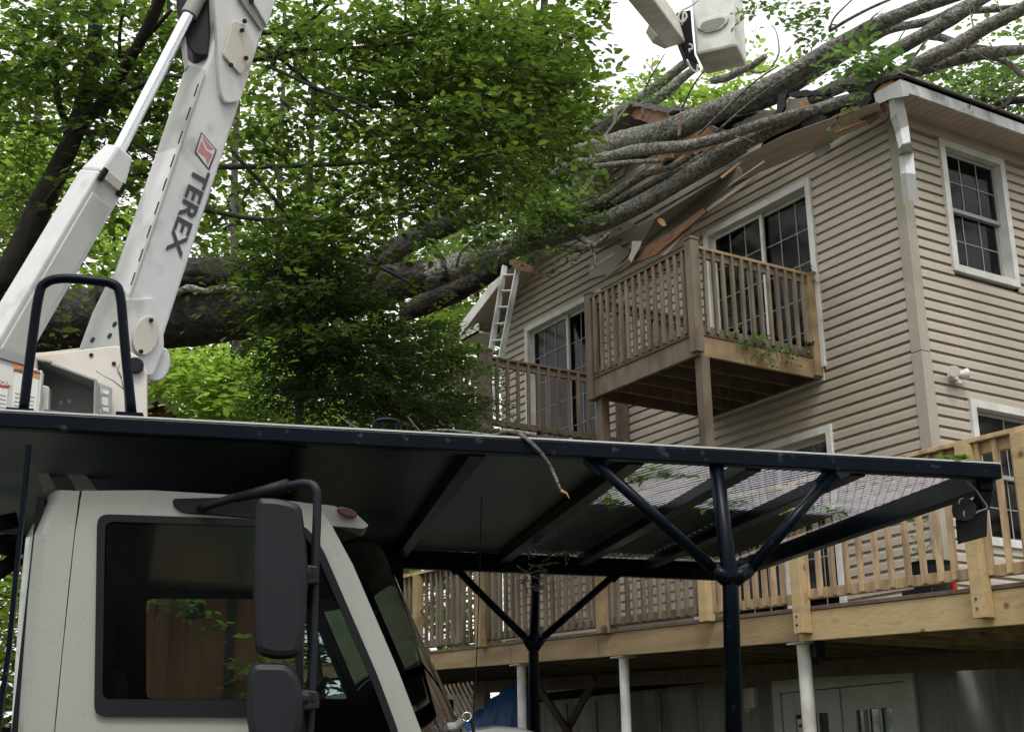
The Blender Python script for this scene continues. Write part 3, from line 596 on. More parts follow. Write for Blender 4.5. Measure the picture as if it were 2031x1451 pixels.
for i, x in enumerate(np.arange(-8, 4.5, .42)):
    part(MB().box((x-.02, DY+.001, zb(x)+.01), (x+.02, -.14 if x < .1 else 4, zt(x)-.002)), 'joist', M_WOODO if x > .7 else M_WOOD, dk)
part(MB().beam((-8.2, -.7, zb(-8.2)-.07), (4.5, -.7, zb(4.5)-.07), .09, .14), 'girder', M_WOOD, dk)
for px_, y_ in ((835, 1180), (960, 1170), (1200, 1150), (1405, 1140), (1590, 1120), (1945, 1100), (2060, 1080)):
    x = onY(px_, y_, DY-.05)[0]; big = px_ > 1500
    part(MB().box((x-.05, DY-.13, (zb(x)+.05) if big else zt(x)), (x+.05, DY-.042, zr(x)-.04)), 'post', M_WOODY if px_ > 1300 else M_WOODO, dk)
    if px_ in (1590, 1945):
        bo = MB()
        for dz_ in (.11, .17): bo.disc((x-.01, DY-.131, zb(x)+dz_), (0, -1, 0), .009, .006, 8)
        bo.build('bolt', M_BARKD, dk)
xa, xb = onY(760, 1150, DY)[0], XS
railing(dk, (xa-1, DY-.02), (onY(1405, 1140, DY)[0]-.05, DY-.02), zr, lambda x: zt(x)+.10, 58, M_WOODG, M_WOODP, side=.03, cap=.032, capw=.14)
railing(dk, (onY(1405, 1140, DY)[0]+.05, DY-.02), (XS-.06, DY-.02), zr, lambda x: zt(x)+.10, 9, M_WOODP, M_WOODP, side=.03, cap=.032, capw=.14)
railing(dk, (XS+.06, DY-.02), (4.5, DY-.02), zr, lambda x: zt(x)+.12, 27, M_WOODP, M_WOODP, side=.03, cap=.032, capw=.14)
for px_, py_, r_ in ((1034, 1318, .043), (1237, 1298, .043), (1593, 1274, .05), (2150, 1230, .05)):
    q = onY(px_, py_, DY+.05); x = q[0]; gzv = gz(x, DY)
    m_ = MB(); m_.tube([(x, DY+.05, gzv-.05), (x, DY+.05, zb(x)-.012)], r_, 20); m_.box((x-.09, DY-.03, zb(x)-.012), (x+.09, DY+.13, zb(x)-.002)); m_.build('steel_post', M_POST, dk, smooth=False)
# knots and checks on the yellow rim are in its material; a speaker hangs under it
p = onY(1617, 1300, DY+.12); sp = thing('outdoor_speaker', 'black outdoor speaker hanging under the deck right of the thickest white post', 'speaker', p)
MB().box(p-np.array([.05, .05, .02]), p+np.array([.06, .05, .13])).build('housing', M_RUB, sp, bevel=.01); MB().box(p-np.array([.03, .02, .07]), p+np.array([.015, .02, -.022])).build('bracket', M_RUB, sp); MB().box(p+np.array([-.052, -.054, .085]), p+np.array([-.035, -.0505, .10])).build('badge', M_WHITE, sp)
# things on the deck
def onDeck(px, y): # point on deck boards at given world y
    d_ = ray(px, 1180); k = (y-CP[1])/d_[1]; x = (CP+k*d_)[0]; return x, zt(x)+.033
x, zf = onDeck(1850, -1.9); pt = thing('flower_pot', 'black plant pot with a thin leafy plant behind the deck rail, near the corner', 'plant pot', (x, -1.9, zf))
MB().tube([(x, -1.9, zf+.001), (x, -1.9, zf+.27), (x, -1.9, zf+.30)], [.11, .14, .155], 24).build('pot', M_RUB, pt)
MB().box((x-.14, -2.06, zf-.0+.001), (x+.13, -2.04, zf+.10)).build('saucer_box', M_RUB, pt)
Lf = Leaves()
for k in range(9): Lf.spray(np.array([x-.06+random.uniform(-.05, .05), -1.9, zf+.3+.05*k]), (random.uniform(-1, 1), random.uniform(-1, 1), .9), .12, 6, .035, .8, .002)
Lf.build('foliage', L_PALE, pt); 
if Lf.tw.v: Lf.tw.build('stem', M_BARKD, pt)
x, zf = onDeck(1893, -1.7); MB().tube([(x, -1.7, zf), (x, -1.7, zf+.24), (x, -1.7, zf+.28), (x, -1.7, zf+.33)], [.03, .03, .014, .014], 14).build('bottle', M_RED, None, label='slim red bottle standing behind the deck rail right of the plant pot', cat='bottle')
a_, b_ = onY(1215, 1246, DY+.06), onY(1382, 1225, DY+.06)
m_ = MB().beam(a_, b_, .07, .06); o = m_.build('downspout', M_WHITE, None, bevel=.008, label='white length of downspout lying along the deck edge', cat='downspout')
q = (a_*.72+b_*.28); m_ = MB().beam(q, q+(b_-a_)*.09, .085, .075); MB.build(m_, 'coupling', M_WHITE, o, bevel=.004)
# lattice
lt = MB(); P = lambda s_, z_: np.array([-3.75+s_, DY-.01, z_])
for s0 in np.arange(-1.2, 1.0, .09):
    for sgn_ in (1, -1):
        a, b_ = P(s0, 1.6), P(s0+sgn_*1.1, 2.75)
        for q in ((a, b_),):
            def cl(p_, q_):
                t0, t1 = 0, 1; lo, hi = -4.9, -3.95
                dx = q_[0]-p_[0]
                ts = sorted(((lo-p_[0])/dx, (hi-p_[0])/dx)); t0, t1 = max(0, ts[0]), min(1, ts[1]); return t0, t1
            t0, t1 = cl(a, b_)
            if t1 > t0: lt.beam(a+(b_-a)*t0+np.array([0, .006*sgn_, 0]), a+(b_-a)*t1+np.array([0, .006*sgn_, 0]), .006, .028, up=np.cross(b_-a, uy))
lt.build('lattice_panel', M_WOODG, None, label='grey diagonal lattice panel under the left end of the deck', cat='lattice')
# tarp
tp_ = MB(); k = 26; rdg = [(915, 1500), (930, 1440), (955, 1415), (990, 1385), (1022, 1356), (1045, 1352), (1058, 1380), (1064, 1450)]
vs = []
for i in range(k):
    t_ = i/(k-1)*(len(rdg)-1); a_ = int(min(t_, len(rdg)-2)); f_ = t_-a_; q = np.array(rdg[a_])*(1-f_)+np.array(rdg[a_+1])*f_
    P_ = onY(q[0], q[1], -1.7)
    for j in range(k):
        v_ = j/(k-1); fold = .10*math.sin(i*.9+v_*4)*v_+.05*math.sin(i*2.1+v_*2)
        vs.append((P_[0]+.12*v_*math.sin(i*.7), P_[1]-.55*v_**.7+fold, P_[2]-(P_[2]-.45)*v_**1.6+.02*math.sin(i*1.7+j*.8)))
tp_.add(vs, [(a*k+b, a*k+b+1, (a+1)*k+b+1, (a+1)*k+b) for a in range(k-1) for b in range(k-1)])
tp_.build('tarp', M_TARP, None, smooth=True, label='blue tarp draped over a heap under the deck', cat='tarp')
MB().box((-16, -.3, .3), (-7.4, -.2, 3.2)).build('backdrop_wall', M_BASE, dk)  # added backdrop, blocks the bright gap so it stays dark under the deck
MB().beam(onY(1180, 1345, -.9), onY(1085, 1520, -.9), .03, .09).build('leaning_board', M_WOOD, None, label='dark board leaning right to left in the shade under the deck', cat='board', group='boards leaning under the deck')
MB().beam(onY(1060, 1350, -.95), onY(1160, 1500, -.95), .03, .09).build('leaning_board', M_WOOD, None, label='dark board leaning left to right in the shade under the deck', cat='board', group='boards leaning under the deck')
# ladder
l0, l1 = onY(1001, 528, -.55), onY(972, 850, -1.15); r0, r1 = onY(1028, 528, -.55), onY(978+16, 850, -1.15)
dz = AZ+.02; 
def down(a, b_): t_ = (a[2]-dz)/(a[2]-b_[2]); return a+(b_-a)*t_
l1, r1 = down(l0, onY(974, 695, -.95)), down(r0, onY(996, 697, -.95))
ld = thing('ladder', 'aluminium ladder leaning from the left balcony onto the roof edge', 'ladder', (l1+r1)/2)
MB().beam(l0, l1, .03, .075, up=uy).build('side_rail', M_ALU, ld, bevel=.003); MB().beam(r0, r1, .03, .075, up=uy).build('side_rail', M_ALU, ld, bevel=.003)
nr = 11
for i in range(nr):
    t_ = (i+.55)/nr*1.0; a, b_ = l0+(l1-l0)*t_, r0+(r1-r0)*t_; MB().tube([a, b_], .016, 8).build('rung', M_ALU, ld)

# ================================================================== BUCKET TRUCK
TW = nz(ray(519, 1470)); TLg = nz(np.cross(TW, np.cross(ray(0, 822), ray(1990, 927))))
if TLg@CR < 0: TLg = -TLg
TU = nz(np.cross(TLg, TW)); TN = np.array([5.575, -6.366, 2.525])
if TU[2] < 0: TU = -TU
def TL(l, w, u): return TN+TLg*l+TW*w+TU*u
def tp(px, py, w):
    d = ray(px, py); return CP+((TN-CP)@TW+w)/(d@TW)*d
def tl(px, py, w):
    q = tp(px, py, w)-TN; return np.array([q@TLg, q@TW, q@TU])
TR = np.stack([TLg, TW, TU], axis=1)
tk = thing('bucket_truck', 'bucket truck with pale green grey cab, black overhead canopy and white lifting boom', 'truck', TL(-2.4, 1.2, -2.5), rot=TR)
def tprism(pts, w, th, name, m, parent=None, bevel=0, **k):
    mb = MB(); mb.prism([tp(x, y, w) for x, y in pts], TW*th); return mb.build(name, m, parent or tk, bevel=bevel, **k)
def tbox(l0, l1, w0, w1, u0, u1, mb=None):
    mb = mb or MB(); return mb.hexa([TL(l0, w0, u0), TL(l1, w0, u0), TL(l1, w1, u0), TL(l0, w1, u0), TL(l0, w0, u1), TL(l1, w0, u1), TL(l1, w1, u1), TL(l0, w1, u1)])
WD = 2.4
can = tbox(-3.6, .015, 0, .045, 0, .043).build('canopy_frame', M_BLACK, tk, bevel=.004)
tbox(-3.2, .013, .001, .043, .0445, .0492).build('glint_strip', M_ALU, can)  # pale strip stands in for the bright glint along the beam's top edge
tbox(-3.6, .0, WD-.045, WD, -.038, .043).build('side_beam', M_BLACK, can, bevel=.004)
tbox(-.03, .012, .047, WD-.047, -.028, .042).build('front_beam', M_BLACK, can, bevel=.004)
for l in (-2.05, -1.553, -1.092, -.74, -.418): tbox(l-.024, l+.024, .047, WD-.047, -.004, .036).build('cross_rib', M_BLACK, can, bevel=.003)
pl = MB(); 
for l0, l1 in ((-3.6, -1.056),): tbox(l0, l1, .02, WD-.02, .046, .052, pl)
pl.build('roof_plate', M_PLATE, can)
mm = MB(); pw, al = .036, .018
for k in range(int((WD-.06)/pw)):
    w0 = .04+k*pw; n_ = int(1.06/.014); fr_ = MB(); pts = []
    for i in range(n_):
        s_ = al*.92*(1 if (i+k) % 2 else -1)
        sag = .004*math.sin(i*.06)*math.sin(k*.08)+.0008*math.sin(i*.31+k*.21)
        pts.append((-1.056+i*.014, w0+s_, .047+sag))
    vs = []
    for (l, w_, u_) in pts: vs += [TL(l, w_-.0022, u_-.0022), TL(l, w_+.0022, u_+.0022)]
    mm.add(vs, [(2*i, 2*i+1, 2*i+3, 2*i+2) for i in range(n_-1)])
mm.build('wire_mesh', M_MESH, can)
# second, dirt filled sheet over the far half of the mesh, with a few torn holes
pl = MB(); tbox(-1.05, -.45, 1.0, WD-.05, .064, .068, pl); tbox(-.448, -.04, .99, WD-.05, .064, .068, pl); pl.build('cover_sheet', M_PLATE, can)
# front posts with their forked braces
def rad(px_w, P): return px_w/2*depth(P)/FPX
for w_, A in ((.03, dict(top=(1419, 912), node=(1449, 1152), low=(1458, 1560), a=(1172, 908), b=(1650, 940), lo=(1415, 1128), ro=(1488, 1128))), (WD-.03, dict(top=(1063, 1130), node=(1058, 1285), low=(1062, 1560), a=(893, 1116), b=(1226, 1133), lo=(1040, 1262), ro=(1078, 1262)))):
    pr = .038; tt, nn, ll = tp(*A['top'], w_), tp(*A['node'], w_), tp(*A['low'], w_)
    po = MB().tube([tt, nn, ll], [.021, .023, .0245], 20).build('support_post', M_BLACK, can, smooth=True)
    for e, m_ in ((A['a'], A['lo']), (A['b'], A['ro'])):
        E_, Mi = tp(*e, w_), tp(*m_, w_)
        MB().tube([E_, Mi], [.016, .017], 16).build('brace', M_BLACK, po, smooth=True)
        MB().tube([Mi, nn-TU*.0], [.019, .026], 14).build('gusset', M_BLACK, po, smooth=True)
        d_ = nz(Mi-E_); MB().beam(E_-d_*.01, E_+d_*.05, .05, .012, up=TW).build('flange', M_BLACK, po)
# work lamp at the front corner
lp_ = TL(-.02, .05, -.03)
wl = MB().prism([tp(x, y, .10) for x, y in ((1903, 1078), (1898, 1030), (1935, 985), (1960, 960), (1958, 1063))], TW*.012).build('work_lamp', M_RUB, tk, bevel=.002)
MB().disc(tp(1912, 1012, .085), nz(-TW*.9-TLg*.45), .035, .03, 24).build('lamp_head', M_RUB, wl)
MB().tube([tp(x, y, .06) for x, y in ((1902, 1000), (1904, 990), (1914, 988), (1919, 998), (1913, 1012), (1912, 1022), (1922, 1026), (1940, 1014), (1958, 1006), (1948, 990), (1935, 970), (1917, 955))], .0028, 6, res=4).build('cable', M_GREYP, wl, smooth=True)
MB().prism([tp(x, y, .06) for x, y in ((1935, 952), (1972, 952), (1962, 1010), (1950, 1010))], TW*.02).build('bracket', M_BLACK, wl)
# grab hoops
def hoop(pts, w, r_, nm='grab_rail'):
    h_ = MB().tube([tp(x, y, w) for x, y in pts], r_, 14, res=5).build(nm, M_BLACK, tk, smooth=True)
    for x, y in (pts[0], pts[-1]):
        q = tp(x, y, w); MB().fbox(q, TLg, TW, TU, -.04, .03, -.03, .03, -.004, .006).build('base_plate', M_BLACK, h_)
    return h_
hoop([(46, 818), (58, 720), (76, 590), (92, 560), (130, 552), (190, 557), (222, 563), (238, 585), (248, 690), (262, 826)], .05, .0135)
hoop([(742, 900), (742, 850), (746, 836), (762, 832), (784, 834), (790, 844), (793, 900)], WD-.1, .010)
MB().tube([tp(88, 816, .06), tp(118, 818, .06)], .006, 8).build('latch_pin', M_BLACK, tk)
# --- cab
import bmesh
def holed(outer, inner, name, m, parent, th, flip=1):
    bm = bmesh.new(); es = []
    for lp in [outer]+([inner] if inner else []):
        v = [bm.verts.new(q) for q in lp]; es += [bm.edges.new((v[i], v[(i+1) % len(v)])) for i in range(len(v))]
    bmesh.ops.triangle_fill(bm, use_beauty=True, use_dissolve=False, edges=es)
    mb = MB(); bm.verts.index_update(); mb.add([v.co[:] for v in bm.verts], [tuple(x.index for x in f.verts) for f in bm.faces]); bm.free()
    o = mb.build(name, m, parent); md = o.modifiers.new('th', 'SOLIDIFY'); md.thickness = th; md.offset = 0; return o
def rnd(pts, r_=14, k=4):
    """round the corners of a pixel outline"""
    out = []; n_ = len(pts)
    for i in range(n_):
        p0, p1, p2 = map(np.array, (pts[i-1], pts[i], pts[(i+1) % n_])); a = p0-p1; b_ = p2-p1
        la, lb_ = np.linalg.norm(a), np.linalg.norm(b_); rr = min(r_, la*.45, lb_*.45); a = p1+a/la*rr; b_ = p1+b_/lb_*rr
        for t_ in np.linspace(0, 1, k+1): out.append(tuple((1-t_)**2*a+2*t_*(1-t_)*p1+t_*t_*b_))
    return out
WC, WF = .12, 2.28
cab = tbox(-2.78, -1.7, WC+.04, WF-.04, -1.6, -1.0).build('cab', M_GREYP, tk)
# rear corner of the cab, rounded away from the viewer
rc = MB(); prof = [(0, 0), (-.035, .012), (-.065, .045), (-.08, .10), (-.085, .5)]
ed = [(160, 973), (149, 1060), (136, 1180), (124, 1300), (112, 1420), (104, 1520)]
bk = [(84, 984), (44, 1010), (33, 1120), (22, 1260), (12, 1400), (4, 1520)]
vs = []; nc = 9
for (x1, y1), (x0, y0) in zip(ed, bk):
    a, b_ = tp(x1-2, y1, WC), tp(x0, y0, WC)
    b_ = a+TLg*((b_-a)@TLg) if True else b_
    for i in range(nc):
        t_ = i/(nc-1); L_0 = ((b_-a)@TLg)
        cur = TW*(.0 if t_ < .45 else .10*((t_-.45)/.55)**2.2)
        vs.append(a+TLg*L_0*t_+cur)
    vs.append(a+TLg*L_0*1.02+TW*.6)
rc.add(vs, [(j*(nc+1)+i, j*(nc+1)+i+1, (j+1)*(nc+1)+i+1, (j+1)*(nc+1)+i) for j in range(len(ed)-1) for i in range(nc)])
rc.quad(*[vs[i] for i in range(nc+1)], vs[0]+TW*.6)
rc.build('rear_corner', M_CAB, cab, smooth=False)
outer = [(163, 973), (300, 972), (470, 982), (600, 996), (638, 1014), (657, 1040), (700, 1120), (739, 1211), (790, 1330), (833, 1443), (862, 1530), (102, 1530), (124, 1300), (149, 1060)]
hole = rnd([(196, 1021), (502, 1031), (600, 1040), (636, 1083), (746, 1337), (790, 1455), (800, 1520), (640, 1520), (560, 1420), (190, 1418)], 22)
door = holed([tp(x, y, WC) for x, y in outer], [tp(x, y, WC) for x, y in hole], 'door', M_CAB, cab, .006)
seal = holed([tp(x, y, WC-.008) for x, y in rnd([(193, 1019), (502, 1029), (602, 1038), (638, 1083), (748, 1337), (792, 1455), (803, 1522), (636, 1522), (556, 1422), (187, 1420)], 24)],
             [tp(x, y, WC-.008) for x, y in rnd([(209, 1034), (502, 1043), (596, 1051), (624, 1090), (733, 1340), (777, 1455), (785, 1510), (648, 1510), (572, 1386), (203, 1386)], 18)], 'window_seal', M_RUB, cab, .012)
tprism([(209, 1034), (502, 1043), (596, 1051), (624, 1090), (733, 1340), (777, 1455), (785, 1510), (648, 1510), (572, 1386), (203, 1386)], WC+.004, .004, 'side_window', M_CABG, cab)
tprism([(580, 1046), (594, 1047), (606, 1500), (590, 1500)], WC-.004, .02, 'division_bar', M_RUB, cab)
# pill shaped black trim above the window
tprism(rnd([(342, 988), (520, 984), (540, 1030), (470, 1024), (362, 1016), (344, 1004)], 14), WC-.012, .012, 'vent_trim', M_RUB, cab, bevel=.002)
# far side, with the opposite window
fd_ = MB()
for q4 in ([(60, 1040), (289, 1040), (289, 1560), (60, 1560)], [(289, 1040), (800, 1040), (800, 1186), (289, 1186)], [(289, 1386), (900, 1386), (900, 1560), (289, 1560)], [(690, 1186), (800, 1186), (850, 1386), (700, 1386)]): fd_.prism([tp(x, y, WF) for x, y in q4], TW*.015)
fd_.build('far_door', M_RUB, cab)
holed([tp(x, y, WF-.03) for x, y in rnd([(278, 1174), (560, 1174), (628, 1194), (712, 1400), (276, 1399)], 16)], [tp(x, y, WF-.03) for x, y in rnd([(290, 1187), (560, 1187), (618, 1202), (696, 1385), (290, 1385)], 14)], 'far_window_frame', M_PLAS, cab, .012)
rf_ = tbox(-2.64, -2.02, WC+.05, WF, -.175, -.15).build('cab_roof', M_CAB, cab, bevel=.01)
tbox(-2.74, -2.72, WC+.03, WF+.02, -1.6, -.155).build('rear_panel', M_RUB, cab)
# front roof cap with amber marker
tprism(rnd([(598, 996), (660, 1002), (706, 1018), (732, 1042), (720, 1048), (657, 1042), (636, 1012)], 5), WC+.02, .30, 'roof_cap', M_CAB, cab, bevel=.004)
am = MB(); q = tp(688, 1017, WC+.005); am.disc(q, -TW, .030, .018, 20, ry=.012, upv=nz(TU-TLg*.0+TLg*.3)); am.build('marker_lamp', M_AMBER, cab, bevel=.003)
# windshield
nv, nw = 14, 30; ea = [(657, 1042), (833, 1443), (872, 1535)]
def edge(t_): # t 0..1 down the pillar at the near side
    a, b_ = tp(657, 1042, WC), tp(868, 1530, WC); return a+(b_-a)*t_
vs = []; vk = []
for j in range(nv):
    for i in range(nw):
        s_ = i/(nw-1); fw_ = 1-abs(2*s_-1)**3.2; q = edge(j/(nv-1))+TW*(WF-WC)*s_+TLg*.215*fw_+TU*.01*fw_
        vs.append(q)
ws = MB().add(vs, [(j*nw+i, j*nw+i+1, (j+1)*nw+i+1, (j+1)*nw+i) for j in range(nv-1) for i in range(nw-1)]).build('windshield', M_WSG, cab, smooth=True)
bd = MB(); 
def wsp(s_, t_): fw_ = 1-abs(2*s_-1)**3.2; return edge(t_)+TW*(WF-WC)*s_+TLg*(.215*fw_-.004)+TU*.01*fw_
for s0, s1 in ((0, .018), (.018, .036), (.964, 1)):
    for j in range(12): bd.quad(wsp(s0, j/12), wsp(s1, j/12), wsp(s1, (j+1)/12), wsp(s0, (j+1)/12))
for i in range(24): bd.quad(wsp(i/24, 0), wsp((i+1)/24, 0), wsp((i+1)/24, .08), wsp(i/24, .08))
bd.build('seal', M_RUB, ws)
# dashboard, wheel, seats
tbox(-1.86, -1.45, WC+.1, WF-.1, -1.2, -.80).build('dashboard', M_RUB, cab, bevel=.04)
c_ = TL(-1.98, 1.75, -.72); MB().tube([c_+.2*(TW*math.cos(a)+nz(TU*.8+TLg*.5)*math.sin(a)) for a in np.linspace(0, 2*math.pi, 25)], .014, 8).build('steering_wheel', M_RUB, cab, smooth=True)
for w_ in (.28, 1.45):
    st = tbox(-2.74, -2.62, w_, w_+.5, -1.1, -.52); st.build('seat', M_SEAT, cab, bevel=.05)
MB().box(TL(-2.05, .9, -.25)-.03, TL(-2.05, .9, -.25)+.03).build('visor_clip', M_GREYP, cab)
# hood
hd = MB(); hp = [(835, 1470), (930, 1446), (985, 1438), (1035, 1442), (1066, 1452), (1090, 1480), (1100, 1640), (835, 1640)]
hd.prism([tp(x, y, WC+.42) for x, y in hp], TW*1.3).build('hood', M_CAB, tk, bevel=.02)
ck = MB(); ck.tube([tp(868, 1446, .35), tp(905, 1440, .35), tp(918, 1428, .34)], [.018, .014, .012], 10); ck.build('tie_hook', M_GREYP, tk)
MB().tube([tp(916, 1424, .33), tp(920, 1414, .33), tp(931, 1413, .33), tp(934, 1423, .33), tp(926, 1430, .33), tp(918, 1426, .33)], .0028, 6, res=3).build('carabiner', M_CHROME, tk, smooth=True)
tprism([(920, 1432), (934, 1428), (940, 1445), (928, 1452)], .33, .01, 'blue_strap', M_TARP, tk)
MB().tube([tp(934, 1425, .33), tp(938, 1440, .33), tp(942, 1470, .33)], .005, 6).build('strap_cord', M_RUB, tk)
MB().tube([tp(955, 982, .55), tp(952, 1120, .55), tp(946, 1290, .55), tp(938, 1440, .55)], .0016, 5).build('antenna', M_RUB, tk)
# mirrors
mr = MB().tube([tp(x, y, w_) for x, y, w_ in ((395, 1008, .10), (470, 985, .02), (560, 966, -.04), (604, 958, -.08), (626, 968, -.10), (629, 1010, -.10), (624, 1140, -.10), (620, 1300, -.10), (612, 1500, -.10))], .0115, 14, res=4).build('mirror_arm', M_PLAS, tk, smooth=True)
MB().tube([tp(468, 987, .01), tp(572, 962, -.05)], [.012, .019], 12).build('arm_sleeve', M_RUB, mr, smooth=True)
MB().prism([tp(x, y, -.19) for x, y in rnd([(508, 984), (552, 986), (598, 998), (608, 1075), (612, 1140), (606, 1240), (594, 1300), (546, 1304), (506, 1292), (501, 1140)], 18)], TW*.10).build('mirror_head', M_PLAS, mr, bevel=.016)
MB().prism([tp(x, y, -.19) for x, y in rnd([(499, 1312), (570, 1313), (592, 1335), (603, 1385), (598, 1450), (580, 1500), (505, 1500), (489, 1430), (488, 1350)], 20)], TW*.10).build('convex_mirror', M_PLAS, mr, bevel=.018)
tprism([(546, 1302), (560, 1302), (560, 1316), (546, 1316)], -.10, .01, 'mirror_link', M_WHITE, mr)
for cy_ in (1138, 1386):
    MB().tube([tp(592, cy_-2, -.13), tp(612, cy_-2, -.13)], [.026, .02], 14).build('clamp_boss', M_PLAS, mr, smooth=False)
    tprism(rnd([(600, cy_-20), (632, cy_-16), (634, cy_+18), (600, cy_+22)], 6), -.145, .05, 'clamp', M_PLAS, mr, bevel=.004)
    tprism(rnd([(616, cy_-6), (626, cy_-4), (625, cy_+5), (615, cy_+4)], 2), -.147, .004, 'clamp_bolt', M_RUB, mr)
# struts, beam and bar behind the cab
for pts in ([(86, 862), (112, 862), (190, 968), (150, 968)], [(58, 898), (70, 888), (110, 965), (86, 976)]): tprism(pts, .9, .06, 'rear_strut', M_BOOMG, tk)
tprism([(-60, 860), (60, 862), (58, 942), (-60, 938)], 1.0, .1, 'rear_beam', M_PLATE, tk)
q = MB(); q.disc(tp(5, 892, .98), -TW, .016, .012, 14); q.disc(tp(5, 892, .968), -TW, .009, .012, 6); q.build('bolt', M_GREYP, tk)
lettering('E', tp(6, 868, .985), TLg, TU, -TW, .045, M_LABEL, tk, bold=.001)
br = MB(); 
for a, b_ in zip([(57, 882), (45, 1010), (34, 1120), (18, 1290), (2, 1400)], [(45, 1010), (34, 1120), (18, 1290), (2, 1400), (-10, 1500)]): br.beam(tp(*a, .02), tp(*b_, .02), .012, .016, up=TW)
br.build('edge_bar', M_BLACK, tk)
for p_, q_ in (((-30, 1044), (34, 1030)), ((-30, 1075), (30, 1090)), ((-30, 1150), (40, 1105))): MB().tube([tp(*p_, 1.5), tp(*q_, 1.5)], .03, 10, rough=.05).build('hydraulic_hose', M_RUB, tk, smooth=True)
# --- turret
tprism([(60, 704), (88, 702), (228, 685), (246, 688), (262, 699), (281, 712), (291, 738), (291, 845), (60, 845)], .98, .04, 'turret_plate', M_RUST, tk, bevel=.004)
tprism([(60, 700), (88, 698), (228, 681), (256, 690), (284, 712), (291, 738), (291, 845), (60, 845)], 1.55, .04, 'turret_plate', M_RUST, tk, bevel=.004)
for x, y in ((181, 704), (226, 721)): MB().disc(tp(x, y, .979), -TW, .007, .003, 12).build('bolt_hole', M_RUB, tk)
MB().disc(tp(269, 726, .977), -TW, .028, .02, 24).build('pivot_pin', M_RUB, tk, bevel=.004)
bx = MB(); w0, w1 = .80, .97
bo = [(70, 713), (102, 719), (187, 751), (184, 850), (70, 850)]
P0, P1 = [tp(x, y, w0) for x, y in bo], [tp(x, y, w0)+TW*(w1-w0) for x, y in bo]
bx.quad(*P1); 
for i in range(5): bx.quad(P0[i], P0[(i+1) % 5], P1[(i+1) % 5], P1[i])
o = bx.build('valve_box', M_GREYP, tk); md = o.modifiers.new('th', 'SOLIDIFY'); md.thickness = .006
for x, y in ((107, 775), (124, 772)): MB().disc(TL(*tl(x, y, w0))+TW*(w1-w0-.006), -TW, .007, .002, 12).build('hole', M_WHITE, o)
lbp = tprism([(187, 755), (222, 769), (217, 850), (184, 850)], .93, .02, 'data_plate', M_MUNT, tk)
for x, y, w_, h_ in ((190, 768, 12, 12), (190, 786, 10, 14), (202, 786, 13, 16), (204, 772, 12, 8), (190, 806, 10, 10), (204, 806, 12, 8)): tprism([(x, y), (x+w_, y+3), (x+w_-1, y+h_+3), (x, y+h_)], .928, .002, 'plate_print', M_LABEL, lbp)
cp_ = tprism([(-60, 690), (0, 710), (84, 735), (74, 850), (-60, 850)], .75, .04, 'control_panel', M_WHITE, tk, bevel=.003)
tprism([(-60, 678), (0, 690), (52, 708), (52, 724), (0, 709), (-60, 692)], .74, .12, 'panel_rim', M_GREYP, cp_)
d1 = tprism([(28, 718), (80, 738), (77, 752), (27, 734)], .745, .004, 'label_header', M_ORANGE, cp_)
tprism([(27, 735), (77, 753), (70, 838), (22, 838)], .745, .003, 'label', M_LABEL, cp_)
tprism([(-30, 748), (17, 757), (16, 770), (-30, 763)], .745, .004, 'label_header', M_REDL, cp_)
tprism([(-30, 764), (16, 771), (11, 838), (-30, 838)], .745, .003, 'label', M_LABEL, cp_)
lettering('WARNING', tp(53, 736, .744), TLg, nz(TU*.97-TLg*.0), -TW, .017, M_TEXT, cp_, bold=.0005)
lettering('DANGER', tp(-2, 759, .744), TLg, TU, -TW, .018, M_LABEL, cp_, bold=.0006)
for k in range(7):
    y = 782+k*8; tprism([(-10, y-2), (12-k*.6, y+2), (12-k*.6, y+4), (-10, y)], .744, .001, 'print_line', M_GREYP, cp_)
    tprism([(30-k*.8, y-4+(k > 4)*2), (68-k, y+5), (68-k, y+7), (30-k*.8, y-2)], .744, .001, 'print_line', M_GREYP, cp_)
tprism(rnd([(80, 762), (98, 766), (94, 845), (78, 845)], 5), .82, .05, 'side_tank', M_WHITE, tk, bevel=.004)
# --- lower boom: a box section seen on two faces
def section(cl, wl, px0, px1, wn0, wn1, theta, name, m1, m2, ratio=1.0, extend=0):
    """cl: function of t giving centre px; returns (obj, frame)"""
    P0, P1 = tp(*px0, wl), tp(*px1, wl); ax = nz(P1-P0); v = nz(P0-CP)
    rgt = nz(np.cross(ax, -v)); 
    if rgt@CR < 0: rgt = -rgt
    tow = nz(np.cross(rgt, ax)); tow = tow if tow@v < 0 else -tow
    th = math.radians(theta); n1 = tow*math.cos(th)+rgt*math.sin(th); n2 = tow*math.sin(th)-rgt*math.cos(th)   # n1 near face, n2 left face
    a0, a1 = wn0*depth(P0)/FPX, wn1*depth(P1)/FPX
    return P0, P1, ax, n1, n2, a0, a1
P0, P1, ax, n1, n2, a0, a1 = section(None, 1.25, (276, 604), (437, 120), 97, 92, 26, '', None, None)
slope = (a1-a0)/np.linalg.norm(P1-P0)
Pb = P0-ax*.12; Pt = P1+ax*2.2
ab, at_ = a0, a1+slope*.5
boom = MB().beam(Pb, Pt, ab, ab*.98, up=n1, w2=at_*1.02, h2=at_).build('lower_boom', M_BOOM, tk, bevel=.012)
def fpt(px, py, off=0.):       # point on the near face plane of the boom
    c0 = P0+n1*(a0*.49+off); d = ray(px, py); nn = n1
    c0b = P1+n1*(a1*.5+off); axf = nz(c0b-c0); nn = nz(np.cross(n2, axf)); nn = nn if nn@n1 > 0 else -nn
    return CP+((c0-CP)@nn)/(d@nn)*d
